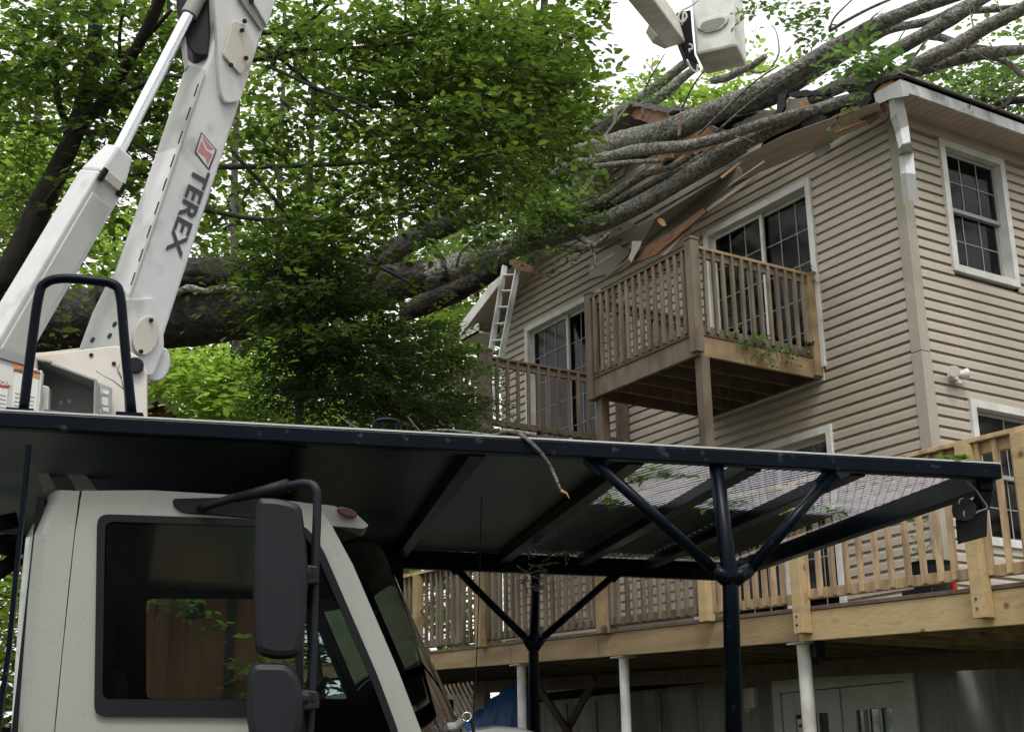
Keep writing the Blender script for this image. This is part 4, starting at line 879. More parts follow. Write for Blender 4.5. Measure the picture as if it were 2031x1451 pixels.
def fl(px, py, off=0.):        # point on the left face plane
    c0 = P0+n2*(a0*.49+off); c0b = P1+n2*(a1*.5+off); axf = nz(c0b-c0); nn = nz(np.cross(n1, axf)); nn = nn if nn@n2 > 0 else -nn
    d = ray(px, py); return CP+((c0-CP)@nn)/(d@nn)*d
def fplate(pts, off, th, name, m, parent=boom, bevel=0): return MB().prism([fpt(x, y, off) for x, y in pts], n1*th).build(name, m, parent, bevel=bevel)
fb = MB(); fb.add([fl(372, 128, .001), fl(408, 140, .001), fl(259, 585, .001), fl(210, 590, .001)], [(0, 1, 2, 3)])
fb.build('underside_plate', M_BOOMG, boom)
for k in range(9):
    t0, t1 = .06+k*.105, .06+k*.105+.055; p = lambda t_: (408+(259-408)*t_-6, 140+(585-140)*t_)
    MB().beam(fl(*p(t0), .002), fl(*p(t1), .002), .007, .002, up=n2).build('weld_slot', M_RUB, boom)
fplate(rnd([(412, -60), (424, 60), (429, 150), (433, 190), (442, 207), (470, 204), (488, 150), (512, 62), (545, -60)], 8), .0, .022, 'knuckle_plate', M_BOOM, bevel=.004)
fplate(rnd([(460, 42), (484, 50), (501, 88), (497, 118), (475, 150), (440, 110)], 5), .024, .01, 'cover_plate', M_CREAM, bevel=.002)
fplate([(466, -10), (480, -16), (524, 52), (516, 62)], .024, .012, 'edge_bar', M_GREYP)
fplate([(474, -30), (560, -60), (524, 55)], .024, .022, 'hinge_plate', M_BOOM, bevel=.003)
for x, y in ((484, 43), (479, 61), (487, 116), (457, 130), (498, 3)): MB().disc(fpt(x, y, .04), n1, .009, .008, 8).build('bolt', M_RUB, boom)
fplate(rnd([(236, 608), (244, 592), (268, 594), (300, 590), (308, 600), (320, 655), (322, 690), (300, 745), (250, 740), (240, 690)], 8), .0, .014, 'foot_plate', M_BOOM, bevel=.003)
MB().disc(fpt(288, 665, .016), n1, .048, .008, 32, ry=.074, upv=ax).build('oval_cover', M_CREAM, boom, bevel=.002)
for x, y in ((299, 635), (279, 697)): MB().disc(fpt(x, y, .026), n1, .008, .006, 8).build('bolt', M_RUB, boom)
fplate(rnd([(262, 700), (306, 690), (312, 725), (302, 750), (284, 760), (262, 752)], 14), -.10, .10, 'boom_heel', M_BOOM, bevel=.006)
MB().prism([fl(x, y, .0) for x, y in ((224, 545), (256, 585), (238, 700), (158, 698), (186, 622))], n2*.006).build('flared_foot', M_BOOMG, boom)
for x, y in ((184, 674), (218, 666), (228, 643)): MB().disc(fl(x, y, .006), n2, .014, .003, 14, ry=.010).build('hole', M_RUB, boom)
# lettering on the boom
def letter_on(txt, px0, px1, hpx, mt, name):
    a, b_ = fpt(*px0, .002), fpt(*px1, .002); c = (a+b_)/2; A = nz(b_-a); B = nz(np.cross(n1, A)); B = B if B@CR > 0 else -B
    cu = bpy.data.curves.new('t', 'FONT'); cu.body = txt; cu.size = 1; cu.offset = .022; cu.align_x = 'CENTER'; cu.align_y = 'CENTER'
    to = bpy.data.objects.new('t', cu); COL.objects.link(to); me = bpy.data.meshes.new_from_object(to.evaluated_get(bpy.context.evaluated_depsgraph_get())); bpy.data.objects.remove(to)
    V = np.array([v.co[:] for v in me.vertices]); V -= (V.max(0)+V.min(0))/2; ex = np.ptp(V, axis=0)
    Lw, Hw = np.linalg.norm(b_-a), hpx*depth(c)/FPX
    V = c+V[:, :1]/ex[0]*Lw*A+V[:, 1:2]/ex[1]*Hw*B+n1*.001
    MB().add(V, [tuple(p.vertices) for p in me.polygons]).build(name, mt, boom)
letter_on('TEREX', (402, 336), (343, 506), 37, M_TEXT, 'lettering')
fplate([(399, 262), (430, 298), (415, 338), (386, 302)], .001, .001, 'emblem_border', M_TEXT)
fplate([(400, 266), (427, 298), (413, 333), (389, 302)], .0022, .001, 'emblem_field', M_BOOM)
for tri in ([(401, 270), (424, 297), (412, 296), (408, 287)], [(393, 300), (400, 280), (408, 298), (400, 306)], [(400, 306), (408, 298), (421, 306), (412, 328), (408, 312)]): fplate(tri, .0034, .001, 'emblem_mark', M_LOGO)
# streaks of dirt live in the paint; the cylinder
C0, C1, cax, m1_, m2_, c0, c1 = section(None, 1.05, (45, 625), (208, 348), 80, 72, 32, '', None, None)
cyl = MB().beam(C0-cax*.6, C1-cax*.02, c0*1.02, c0*.86, up=m1_, w2=c1, h2=c1*.86).build('cylinder_housing', M_BOOM, tk, bevel=.008)
MB().beam(C0-cax*.58+m1_*c0*.435, C1-cax*.10+m1_*c1*.435, c0*.66, .012, up=m1_).build('cover_strip', M_WHITE, cyl, bevel=.003)
MB().beam(C1-cax*.02, C1+cax*.11, c1*.98, c1*.95, up=m1_, w2=c1*.62, h2=c1*.6).build('end_cap', M_BOOM, cyl, bevel=.012)
MB().beam(C1-cax*.035+m1_*c1*.42, C1-cax*.005+m1_*c1*.42, c1*.55, .03, up=m1_).build('cap_slot', M_RUST, cyl)
for s_ in (-1, 1): MB().beam(C1-cax*.05+m1_*c1*.44+np.cross(cax, m1_)*c1*.36*s_, C1-cax*.0+m1_*c1*.44+np.cross(cax, m1_)*c1*.36*s_, .018, .02, up=m1_).build('clip', M_RUB, cyl)
Rt = tp(379, 22, 1.10); MB().tube([C1+cax*.08, Rt], .0235, 40).build('cylinder_rod', M_CHROME, cyl)
dd_ = nz(Rt-C1); MB().tube([Rt-dd_*.02, Rt+dd_*.05, Rt+dd_*.12], [.032, .03, .03], 20).build('rod_eye', M_GREYP, cyl)
tprism(rnd([(348, -60), (350, 20), (366, 80), (384, 108), (412, 112), (416, 60), (412, -60)], 8), 1.12, .14, 'rod_bracket', M_RUB, tk, bevel=.006)
tprism([(355, 60), (368, 68), (374, 130), (366, 140)], 1.1, .02, 'hose_guard', M_GREYP, tk)
# --- upper boom and bucket far overhead
E0 = Pt; BK = 16.0
uA, uB = E0, at(1322, 60, BK); ud = nz(uB-uA)
def onD(px, py, D): return at(px, py, D)
ub = MB().beam(uA, onD(1335, 66, BK), .30, .22, up=CF).build('upper_boom', M_CREAM, tk, bevel=.02)
MB().prism([onD(x, y, BK-.2) for x, y in ((1286, 50), (1330, 20), (1342, 45), (1341, 78), (1325, 84), (1300, 72))], CF*.35).build('boom_tip', M_CREAM, ub, bevel=.01)
zbk = onD(1380, 108, BK)[2]
bt = [onZ(x, y, zbk) for x, y in ((1380, 109), (1462, 91), (1482, 130), (1399, 149))]
ctr = sum(bt)/4; top = [ctr+(q-ctr)*1.06+uz*1.05 for q in bt]
bk_ = MB().hexa(bt+top).build('bucket', M_WHITE, tk, bevel=.035, label='white lift bucket with a step opening')
MB().quad(*[q-uz*.003 for q in [ctr+(q-ctr)*.93 for q in bt]]).build('bucket_floor', M_CREAM, bk_)
fn = nz(np.cross(bt[1]-bt[0], uz)); fn = fn if fn@CF < 0 else -fn
def bfp(px, py, off): d = ray(px, py); return CP+((bt[0]+fn*off-CP)@fn)/(d@fn)*d
MB().prism([bfp(x, y, .01) for x, y in rnd([(1383, 56), (1388, 44), (1400, 38), (1430, 31), (1446, 33), (1444, 46), (1428, 60), (1402, 67), (1390, 62)], 5)], fn*.03).build('step_rim', M_WHITE, bk_, bevel=.008)
MB().prism([bfp(x, y, .041) for x, y in rnd([(1388, 56), (1392, 46), (1404, 41), (1430, 35), (1440, 38), (1436, 46), (1424, 56), (1402, 62), (1393, 60)], 5)], fn*.004).build('step_recess', mat('recess_grey', (.2, .21, .17), .6), bk_)
tpv = [(1342, 25), (1370, 20), (1373, 60), (1378, 108), (1388, 130), (1362, 115), (1350, 85), (1341, 60)]
MB().prism([onD(x, y, BK) for x, y in tpv], CF*.25).build('bucket_bracket', M_RUB, bk_, bevel=.01)
MB().tube([onD(x, y, BK-.1) for x, y in ((1385, 0), (1370, 12), (1352, 22), (1345, 35), (1352, 45), (1362, 34), (1356, 25), (1353, 50))], .014, 6, res=3).build('rope', M_RUST, bk_, smooth=True)
MB().tube([onD(x, y, BK-.1) for x, y in ((1366, 88), (1372, 90), (1373, 98), (1367, 98), (1368, 104))], .012, 6, res=3).build('shackle', M_WHITE, bk_, smooth=True)
MB().tube([onD(x, y, BK-.1) for x, y in ((1362, 118), (1372, 138), (1382, 142), (1384, 128))], .012, 6, res=3).build('hose', M_RUST, bk_, smooth=True)
# wheels and chassis, out of frame
for l in (-1.35, -4.6):
    for w_ in (.1, 2.1):
        wh = MB().tube([TL(l, w_, -2.0), TL(l, w_+.24, -2.0)], .48, 28).build('wheel', M_RUB, tk)
        MB().disc(TL(l, w_-.002, -2.0), -TW, .25, .02, 20).build('rim', M_WHITE, wh)
tbox(-5.2, -1.0, .7, 1.7, -1.9, -1.65).build('chassis', M_BLACK, tk); tbox(-5.3, -2.95, .2, 2.2, -1.6, -.75).build('body_box', M_CAB, tk)

# loose things on the canopy
st = MB(); st.tube([tp(x, y, w_) for x, y, w_ in ((835, 858, .4), (870, 852, .3), (930, 857, .2), (975, 863, .1), (1000, 856, .06), (1022, 856, .02), (1050, 874, -.02), (1075, 900, -.03), (1092, 925, -.03), (1103, 950, -.03), (1112, 972, -.03))], [.0025, .003, .004, .004, .0045, .005, .0055, .0055, .005, .0045, .0042], 9, res=4, rough=.12)
sk = st.build('bare_branch', M_BARK, None, smooth=True, label='pale bent bare branch drooping over the front edge of the black canopy', cat='branch')
MB().tube([tp(1112, 972, -.03), tp(1124, 978, -.03), tp(1129, 988, -.03)], [.005, .003, .001], 6).build('broken_tip', M_PINE, sk)
for pts in (((835, 858), (820, 840), (808, 825)), ((712, 850), (690, 838), (668, 820)), ((840, 860), (826, 862), (800, 857))):
    MB().tube([tp(x, y, .3) for x, y in pts], [.003, .002, .001], 5).build('twig', M_BARK, sk)
tw_ = MB(); tw_.tube([tp(x, y, .5) for x, y in ((250, 828), (247, 780), (240, 745), (228, 722))], [.003, .002, .0015, .001], 5); tw_.tube([tp(x, y, .5) for x, y in ((246, 772), (225, 755), (205, 745), (190, 735))], [.002, .0015, .001, .001], 5); tw_.tube([tp(x, y, .5) for x, y in ((240, 750), (232, 735), (238, 722))], [.0015, .001, .001], 5)
tw_.build('bare_twig', M_BARKD, None, label='thin bare twig caught behind the black grab rail', cat='twig')
# tangle of wire mesh scraps at the far edge
wm = MB()
for k in range(46):
    x, y = random.uniform(1032, 1132), random.uniform(1078, 1128); 
    if k > 30: x, y = random.uniform(1035, 1075), random.uniform(1120, 1168)
    a = random.uniform(0, 6.28); l_ = random.uniform(6, 22)
    pts = [tp(x+l_*math.cos(a)*t_+random.uniform(-4, 4), y+l_*.6*math.sin(a)*t_+random.uniform(-3, 3), WD-.1+random.uniform(-.06, .06)) for t_ in (-1, -.4, .3, 1)]
    wm.tube(pts, .0035, 5, res=2)
wm.build('branch_tangle', M_GREYP, None, label='tangle of twigs and torn wire hanging from the far canopy edge', cat='debris')
def litter(name, spots, label, mt=L_MAPLE, n=60, size=.035):
    L = Leaves()
    for l, w_, r_ in spots:
        for _ in range(n//len(spots)): L.spray(TL(l+random.gauss(0, r_), w_+random.gauss(0, r_), .055+random.uniform(0, .02)), (random.uniform(-1, 1), random.uniform(-1, 1), .05), .08, 4, size, .4)
    q = TL(spots[0][0], spots[0][1], .05); o = L.build(name, mt, None, q); tag(o, label, 'leaf litter', None, 'stuff'); return o
litter('leaf_litter', [(-.95, .45, .05), (-.93, .55, .04), (-.60, .88, .07), (-.1, .12, .03), (-.5, 1.0, .1), (-.2, .96, .08), (-1.0, .9, .05)], 'dead leaves caught on the wire mesh of the black canopy', n=90)

# ================================================================== FALLEN TREE
ft = thing('fallen_tree', 'huge fallen tree with its trunk and bare limbs lying across the house roof', 'tree', at(60, 660, 17.2)-uz*.6)
def limb(pts, name, m, parent, sides=16, res=5, rough=.1, ridge=0, seed=0, label=None):
    P = [spot(x, y, q) for x, y, w_, q in pts]; R = [w_/2*depth(p)/FPX for p, (x, y, w_, q) in zip(P, pts)]
    return MB().tube(P, R, sides, res=res, rough=rough, ridge=ridge, seed=seed).build(name, m, parent, smooth=True, label=label)
limb([(-500, 700, 150, 17.6), (-150, 680, 140, 17.3), (60, 645, 128, 17), (150, 636, 122, 17), (250, 630, 128, 17), (380, 622, 128, 16.9), (500, 612, 112, 16.9), (640, 592, 92, 17), (760, 565, 76, 17.3), (840, 548, 60, 17.6), (880, 536, 50, 17.7)], 'trunk', M_BARKT, ft, 40, 9, .05, .10, 3)
limb([(780, 566, 50, 17.4), (850, 546, 56, 17.6), (920, 522, 50, 17.9), (1000, 496, 42, 17.5), (1100, 467, 38, -.62), (1200, 438, 36, -.55), (1300, 388, 34, -.5), (1400, 326, 31, -.45), (1500, 271, 29, -.4), (1600, 225, 25, -.35), (1700, 192, 19, -.3), (1760, 170, 12, -.2)], 'limb', M_BARK, ft, 32, 9, .06, .08, 4, 'lowest long limb arching in front of the gable wall')
limb([(200, 590, 50, 16.7), (300, 560, 60, 16.6), (380, 548, 66, 16.6), (450, 545, 60, 16.6), (540, 558, 50, 16.8), (640, 570, 44, 17)], 'torn_bark', M_BARKT, ft, 30, 8, .12, .16, 5)
limb([(340, 590, 10, 16.1), (372, 572, 15, 16), (410, 578, 13, 16), (445, 572, 15, 16), (500, 580, 12, 16.1), (560, 588, 8, 16.3)], 'loose_limb', M_BARK, ft, 10, 5, .12, 0, 6)
limb([(800, 625, 26, 18.6), (850, 600, 44, 18.6), (910, 572, 46, 18.6), (960, 545, 40, 18.6), (1010, 510, 34, 18.5)], 'second_trunk', M_BARKT, ft, 24, 7, .08, .1, 8)
limb([(700, 560, 60, 17.2), (790, 492, 42, 17.6), (860, 455, 44, 17.9), (940, 425, 42, 17.9), (1020, 385, 42, 17.8), (1075, 345, 40, 17.7)], 'limb', M_BARKT, ft, 26, 8, .07, .08, 29, 'dark upper limb half hidden in leaves')
MAIN = [(1030, 378, 36, 17.75), (1100, 328, 44, -.55), (1180, 300, 48, -.5), (1250, 281, 50, -.45), (1330, 258, 48, -.4), (1400, 228, 45, -.3), (1480, 195, 43, -.2), (1560, 155, 40, -.1), (1640, 105, 36, 0), (1720, 60, 33, .1), (1790, 28, 28, .2), (1880, -5, 28, .35), (2000, -40, 22, .6)]
limb(MAIN, 'limb', M_BARK, ft, 28, 8, .07, .05, 9, 'thickest grey limb crossing above the exposed roof boards')
limb([(1090, 350, 28, -.7), (1150, 325, 24, -.72), (1210, 312, 24, -.74), (1260, 300, 26, -.74), (1310, 294, 25, -.74), (1370, 288, 23, -.7), (1440, 270, 22, -.65), (1520, 243, 20, -.55), (1600, 218, 16, -.5)], 'limb', M_BARK, ft, 16, 7, .08, 0, 10)
limb([(1120, 440, 30, -.4), (1200, 410, 28, -.4), (1260, 388, 26, -.38), (1330, 350, 24, -.36), (1400, 312, 22, -.34), (1470, 274, 18, -.3), (1540, 238, 14, -.25)], 'limb', M_BARKD, ft, 18, 6, .09, .06, 11)
limb([(1140, 415, 16, -.6), (1200, 395, 18, -.6), (1270, 350, 14, -.6), (1330, 332, 12, -.6), (1380, 305, 9, -.6)], 'limb', M_BARK, ft, 10, 6, .1, 0, 12)
limb([(1180, 330, 12, -.78), (1250, 322, 11, -.78), (1320, 318, 9, -.76)], 'limb', M_BARK, ft, 10, 5, .1, 0, 33)
limb([(1160, 275, 34, .6), (1210, 235, 30, .7), (1260, 205, 24, .8), (1310, 165, 20, .9), (1362, 124, 18, 1.0)], 'limb', M_BARK, ft, 14, 6, .08, 0, 13)
limb([(1270, 215, 20, .7), (1320, 185, 22, .8), (1350, 158, 18, .9), (1385, 132, 14, 1.0)], 'limb', M_BARK, ft, 12, 6, .1, 0, 14)
limb([(1413, 160, 15, 1.2), (1440, 154, 17, 1.2), (1470, 140, 16, 1.2), (1490, 132, 14, 1.2), (1518, 112, 12, 1.2)], 'limb', M_BARK, ft, 10, 5, .1, 0, 15)
limb([(1480, 136, 8, 1.2), (1500, 144, 6, 1.2), (1518, 142, 4, 1.2)], 'limb', M_BARK, ft, 6, 4, .1, 0, 16)
limb([(1430, 215, 40, .2), (1520, 195, 40, .2), (1600, 150, 34, .25), (1690, 100, 22, .35), (1760, 60, 18, .5), (1850, 40, 17, .6), (1930, 0, 14, .8)], 'limb', M_BARK, ft, 14, 6, .08, 0, 17)
limb([(1610, 195, 26, -.1), (1700, 155, 32, -.1), (1760, 110, 28, 0), (1830, 70, 27, .1), (1890, 35, 30, .2), (1960, -10, 26, .4), (2040, -50, 22, .6)], 'limb', M_BARK, ft, 16, 6, .08, .03, 18)
limb([(1745, 160, 14, -.25), (1790, 142, 27, -.1), (1850, 112, 30, 0), (1900, 88, 29, .1), (1960, 52, 28, .2), (2040, 12, 27, .3), (2120, -30, 28, .5)], 'limb', M_BARK, ft, 18, 6, .07, .04, 19, 'grey limb leaving the roof corner to the upper right')
limb([(1800, 150, 18, .2), (1860, 128, 26, .25), (1920, 112, 26, .3), (1980, 103, 24, .4), (2040, 98, 20, .5), (2120, 85, 16, .6)], 'limb', M_BARK, ft, 14, 6, .09, 0, 20)
limb([(1960, 110, 14, .5), (2000, 125, 13, .55), (2031, 150, 11, .6), (2080, 170, 9, .7)], 'limb', M_BARK, ft, 10, 5, .1, 0, 21)
limb([(1830, 70, 16, .4), (1870, 76, 16, .45), (1910, 90, 14, .5), (1980, 100, 12, .6)], 'limb', M_BARK, ft, 10, 5, .1, 0, 22)
limb([(1960, 70, 13, .7), (1920, 22, 15, .7), (1985, 18, 13, .7), (2060, 8, 10, .8)][1:], 'limb', M_BARK, ft, 10, 5, .1, 0, 23)
limb([(1980, 205, 16, 1.2), (2031, 198, 15, 1.2), (2100, 205, 12, 1.2)], 'limb', M_TRUNK, ft, 10, 5, .1, 0, 24)
for i, p_ in enumerate([
    [(1645, 60, 5, -.1), (1655, 35, 4, -.1), (1690, 0, 3, -.1)], [(1645, 62, 7, 0), (1690, 35, 7, 0), (1740, 10, 6, 0), (1790, -10, 5, 0)],
    [(1385, 268, 5, -.7), (1450, 205, 5, -.7), (1500, 160, 4, -.7), (1545, 130, 3, -.7)], [(1420, 262, 5, -.7), (1500, 195, 5, -.7), (1580, 140, 4, -.6)],
    [(1274, 236, 4, -.4), (1276, 190, 4, -.4), (1290, 155, 3, -.4), (1318, 108, 2, -.4)], [(1352, 216, 5, -.3), (1375, 170, 4, -.3), (1405, 130, 3, -.3)],
    [(1640, 260, 5, -.6), (1655, 245, 4, -.6), (1662, 228, 4, -.6)], [(1775, 140, 6, -.1), (1810, 115, 6, 0), (1838, 80, 5, .1), (1880, 40, 4, .2)],
    [(1530, 135, 4, .3), (1545, 105, 3, .3), (1540, 65, 2, .3), (1530, 50, 2, .3)], [(1150, 470, 16, -.75), (1180, 487, 13, -.8), (1200, 472, 10, -.8), (1208, 462, 6, -.8)],
    [(1110, 492, 14, -.7), (1140, 494, 15, -.8), (1175, 488, 12, -.8)], [(1170, 490, 6, -.8), (1180, 508, 5, -.8), (1181, 530, 3, -.8)],
    [(905, 530, 6, 16.9), (915, 500, 6, 16.8), (950, 470, 5, 16.6), (990, 452, 4, 16.5)], [(1380, 345, 4, -.5), (1384, 330, 3, -.5), (1386, 318, 3, -.5)],
    [(1990, 150, 5, .9), (2010, 190, 4, .9), (1980, 215, 4, .9), (1940, 205, 3, .9)], [(2031, 170, 5, 1.), (2000, 200, 4, 1.), (1960, 225, 3, 1.)],
    [(980, 540, 9, 17.3), (990, 512, 8, 17.3), (1010, 500, 8, 17.3)], [(930, 455, 6, 16.5), (985, 437, 5, 16.5), (1020, 430, 3, 16.5)]]):
    limb(p_, 'branch', M_BARK if i not in (13,) else M_BARKD, ft, 7, 4, .12, 0, 40+i)
def ftwig(px, py, q, w_, ln_, ang, seed):
    g_ = random.Random(seed); pts = [(px, py, w_, q)]; x, y, a = px, py, ang
    for k in range(4): a += g_.uniform(-.35, .35); x += ln_/4*math.cos(a); y -= ln_/4*math.sin(a); pts.append((x, y, w_*(1-.22*(k+1)), q))
    o = limb(pts, 'branch', M_BARK, ft, 6, 3, .15, 0, seed)
    f = pts[2]; a += g_.choice((-.7, .7)); limb([f, (f[0]+ln_*.22*math.cos(a), f[1]-ln_*.22*math.sin(a), w_*.4, q), (f[0]+ln_*.4*math.cos(a+.2), f[1]-ln_*.4*math.sin(a+.2), w_*.2, q)], 'side_twig', M_BARK, o, 5, 3, .1, 0, seed+1)
for k, (x, y, q, w_, ln_, a_) in enumerate([(1560, 150, -.1, 5, 70, .9), (1600, 125, 0, 4, 60, 1.4), (1680, 78, 0, 5, 80, .8), (1720, 55, .1, 4, 60, 1.5), (1790, 30, .2, 5, 70, .4), (1700, 150, 0, 5, 60, .2), (1780, 95, 0, 4, 70, 1.2), (1850, 60, .1, 5, 60, 1.3),
    (1880, 100, .1, 4, 60, -.2), (1930, 70, .2, 5, 70, 1.3), (1990, 35, .3, 4, 60, 1.6), (1940, 108, .3, 4, 70, -.5), (1990, 100, .4, 4, 60, -1.0), (1830, 125, 0, 4, 60, -.4), (1470, 198, -.2, 5, 70, 1.1), (1340, 255, -.4, 4, 60, 1.2), (1300, 170, .8, 4, 60, 1.4),
    (1450, 268, -.65, 4, 50, -.5), (1240, 302, -.74, 4, 40, -.8), (1330, 372, -.5, 4, 46, .7), (1550, 248, -.4, 4, 50, .9), (1200, 392, -.5, 4, 46, -.9), (1120, 462, -.62, 5, 50, 1.0), (1900, 30, .3, 4, 70, .1), (1960, 180, 1., 4, 70, .3), (2000, 215, 1., 4, 60, 2.6), (1880, 190, .9, 4, 60, .5), (1660, 110, 0, 4, 60, 1.9), (960, 505, 16.9, 5, 60, 1.0), (860, 450, 16.9, 5, 60, 1.2)]):
    ftwig(x, y, q, w_, ln_, a_, 300+k*3)
L = Leaves()
def fblob(px, py, rx, ry, q, dd, n, size=.055, tone=.5, nl=7, ln=.3): 
    D = depth(spot(px, py, q)); pblob(L, px, py, rx, ry, D, dd, n, ln, nl, size, tone, .003)
fblob(1720, 110, 42, 26, -.4, .25, 26, .07, .35); fblob(1745, 125, 30, 20, -.4, .2, 14, .07, .3); fblob(1700, 185, 22, 30, -.5, .15, 12, .05, .4); fblob(1650, 150, 30, 14, -.1, .2, 8, .055)
fblob(1600, 55, 16, 30, .4, .2, 12, .07, .3); fblob(1560, 50, 12, 20, .4, .2, 5, .06, .3); fblob(1600, 12, 30, 16, .4, .2, 9, .07, .3); fblob(1500, 30, 14, 22, .3, .2, 7, .06, .3); fblob(1480, 12, 18, 16, .3, .2, 4, .06, .3); fblob(1545, 12, 12, 14, .3, .2, 4, .06, .3); fblob(1620, 80, 10, 12, .4, .2, 4, .06, .3)
fblob(1860, 125, 30, 18, .6, .3, 8, .05, .5); fblob(1960, 150, 50, 30, 1.0, .5, 26, .05, .5)
fblob(1270, 175, 36, 40, .3, .4, 22, .055, .4); fblob(1240, 190, 20, 30, .4, .4, 8, .05, .4)
L.build('foliage', L_PALE, ft); tag(L.tw.build('twig', M_BARK, ft), kind='stuff')
L = Leaves()
fblob(1060, 410, 78, 44, 16.8, .5, 120, .07, .35, 9, .35); fblob(1020, 450, 70, 26, 16.6, .5, 55, .06, .3, 9); fblob(1110, 420, 40, 26, 16.4, .3, 36, .07, .75, 9)
fblob(1100, 505, 45, 14, 16.4, .3, 18, .06, .5); fblob(900, 492, 70, 14, 16.9, .3, 30, .05, .3); fblob(1140, 395, 36, 18, 16.5, .3, 16, .06, .5); fblob(960, 480, 40, 30, 16.9, .4, 24, .055, .3); fblob(1180, 430, 30, 8, -.7, .15, 8, .05, .4)
L.build('foliage', L_PALE, ft); tag(L.tw.build('twig', M_BARK, ft), kind='stuff')
# leafy sprig on the upper balcony rim, clump by its right post
L = Leaves()
for x, y, n_ in ((1500, 672, 10), (1520, 700, 8), (1470, 676, 7), (1550, 690, 7), (1560, 706, 4)):
    q = onX(x, y, X1+.08)
    for _ in range(n_): L.spray(q+rng.normal(0, .03, 3), (random.uniform(-.3, .6), random.uniform(-1, 1), random.uniform(-.7, .3)), .13, 6, .036, .3, .002)
q = onX(1500, 680, X1+.08); sp_ = thing('leafy_sprig', 'broken leafy sprig caught on the rim of the upper balcony', 'sprig', q); L.build('foliage', L_PALE, sp_)
L = Leaves(); q = onX(1612, 545, X1+.03)
for _ in range(12): L.spray(q+rng.normal(0, .025, 3), (random.uniform(-1, 1), random.uniform(-1, 1), random.uniform(-1, .3)), .1, 6, .03, .15)
o = L.build('leaf_clump', L_MAPLE, None, q); tag(o, 'dark clump of leaves on top of the right post of the upper balcony', 'leaves')
q = onX(1600, 684, X1+.03); L = Leaves()
for _ in range(5): L.spray(q+rng.normal(0, .012, 3), (random.uniform(-1, 1), random.uniform(-1, 1), .3), .06, 5, .03, 0.)
o = L.build('leaf_clump', M_RUB, None, q); tag(o, 'black crumpled scrap on the upper balcony floor beside its right post', 'scrap')

# ================================================================== BROWN HOUSE BEHIND, seen through the cab
D_ = 24.; pk = at(318, 800, D_); a_, b_ = at(150, 955, D_), at(490, 955, D_)
hd_ = np.array([CF[0], CF[1], 0]); hd_ = nz(hd_); rh = nz(np.cross(hd_, uz))
bh = thing('brown_house', 'dark brown gabled wooden house in the trees, seen through the truck cab window', 'house', np.array([pk[0], pk[1], 0]))
hw = 1.9; hz = pk[2]-1.3
def HB(a, z_, d_): return pk*np.array([1, 1, 0])+rh*a+uz*z_+hd_*d_
MB().prism([HB(-hw, -.2, 0), (HB(hw, -.2, 0)), HB(hw, hz, 0), HB(0, pk[2]-.06, 0), HB(-hw, hz, 0)], hd_*5).build('wall', M_SHED, bh)
for k in range(14): x = -hw+.14+k*.27; MB().prism([HB(x, -.1, -.01), HB(x+.015, -.1, -.01), HB(x+.015, hz-.1, -.01), HB(x, hz-.1, -.01)], hd_*.012).build('batten', M_SHED, bh)
rr = MB(); rr.prism([HB(-hw-.25, hz-.25, -.25), HB(0, pk[2]-.02, -.25), HB(hw+.25, hz-.25, -.25), HB(hw+.25, hz-.15, -.25), HB(0, pk[2]+.08, -.25), HB(-hw-.25, hz-.15, -.25)], hd_*5.5); rr.build('roof', M_SHING, bh)
wq = at(416, 1216, D_); za = wq[2]; xa_ = (wq-pk)@rh
wf = MB().prism([HB(xa_-.14, za-.22, -.03), HB(xa_+.14, za-.22, -.03), HB(xa_+.14, za+.22, -.03), HB(xa_-.14, za+.22, -.03)], hd_*.028).build('window', M_RUB, bh)
MB().prism([HB(xa_-.11, za-.19, -.036), HB(xa_+.11, za-.19, -.036), HB(xa_+.11, za+.19, -.036), HB(xa_-.11, za+.19, -.036)], hd_*.004).build('pane', M_GLASS, wf)
MB().prism([HB(1.35, -.1, -.06), HB(1.5, -.1, -.06), HB(1.5, hz-.1, -.06), HB(1.35, hz-.1, -.06)], hd_*.045).build('corner_post', M_TRUNK, bh)

# ================================================================== STANDING TREES
def tree(label, loc_px, trunk, limbs, blobs, leaf, bark, lsize, tone=.45, group=None, ln=.45, nl=9, twig=0., mult=1.):
    P0 = at(*loc_px); P0 = np.array([P0[0], P0[1], gz(P0[0], P0[1])])
    t_ = thing('tree', label, 'tree', P0, group)
    P = [at(x, y, D) for x, y, w_, D in trunk]; R = [w_/2*D/FPX for x, y, w_, D in trunk]
    if P[0][2] > P0[2]: P.insert(0, np.array([P0[0], P0[1], P0[2]-.2])); R.insert(0, R[0]*1.25)
    MB().tube(P, R, 16, res=6, rough=.08, seed=len(P)+int(P0[0]*7) % 50).build('trunk', bark, t_, smooth=True)
    for i, l in enumerate(limbs): MB().tube([at(x, y, D) for x, y, w_, D in l], [w_/2*D/FPX for x, y, w_, D in l], 8, res=5, rough=.1, seed=i).build('limb', bark, t_, smooth=True)
    L = Leaves()
    for (x, y, rx, ry, D, dd, n, tn) in blobs: pblob(L, x, y, rx, ry, D, dd, int(n*mult), ln, nl, lsize, tn, twig, .30 if D < 14 else 0)
    L.build('crown', leaf, t_)
    if twig and L.tw.v: tag(L.tw.build('twig', bark, t_), kind='stuff')
    return t_
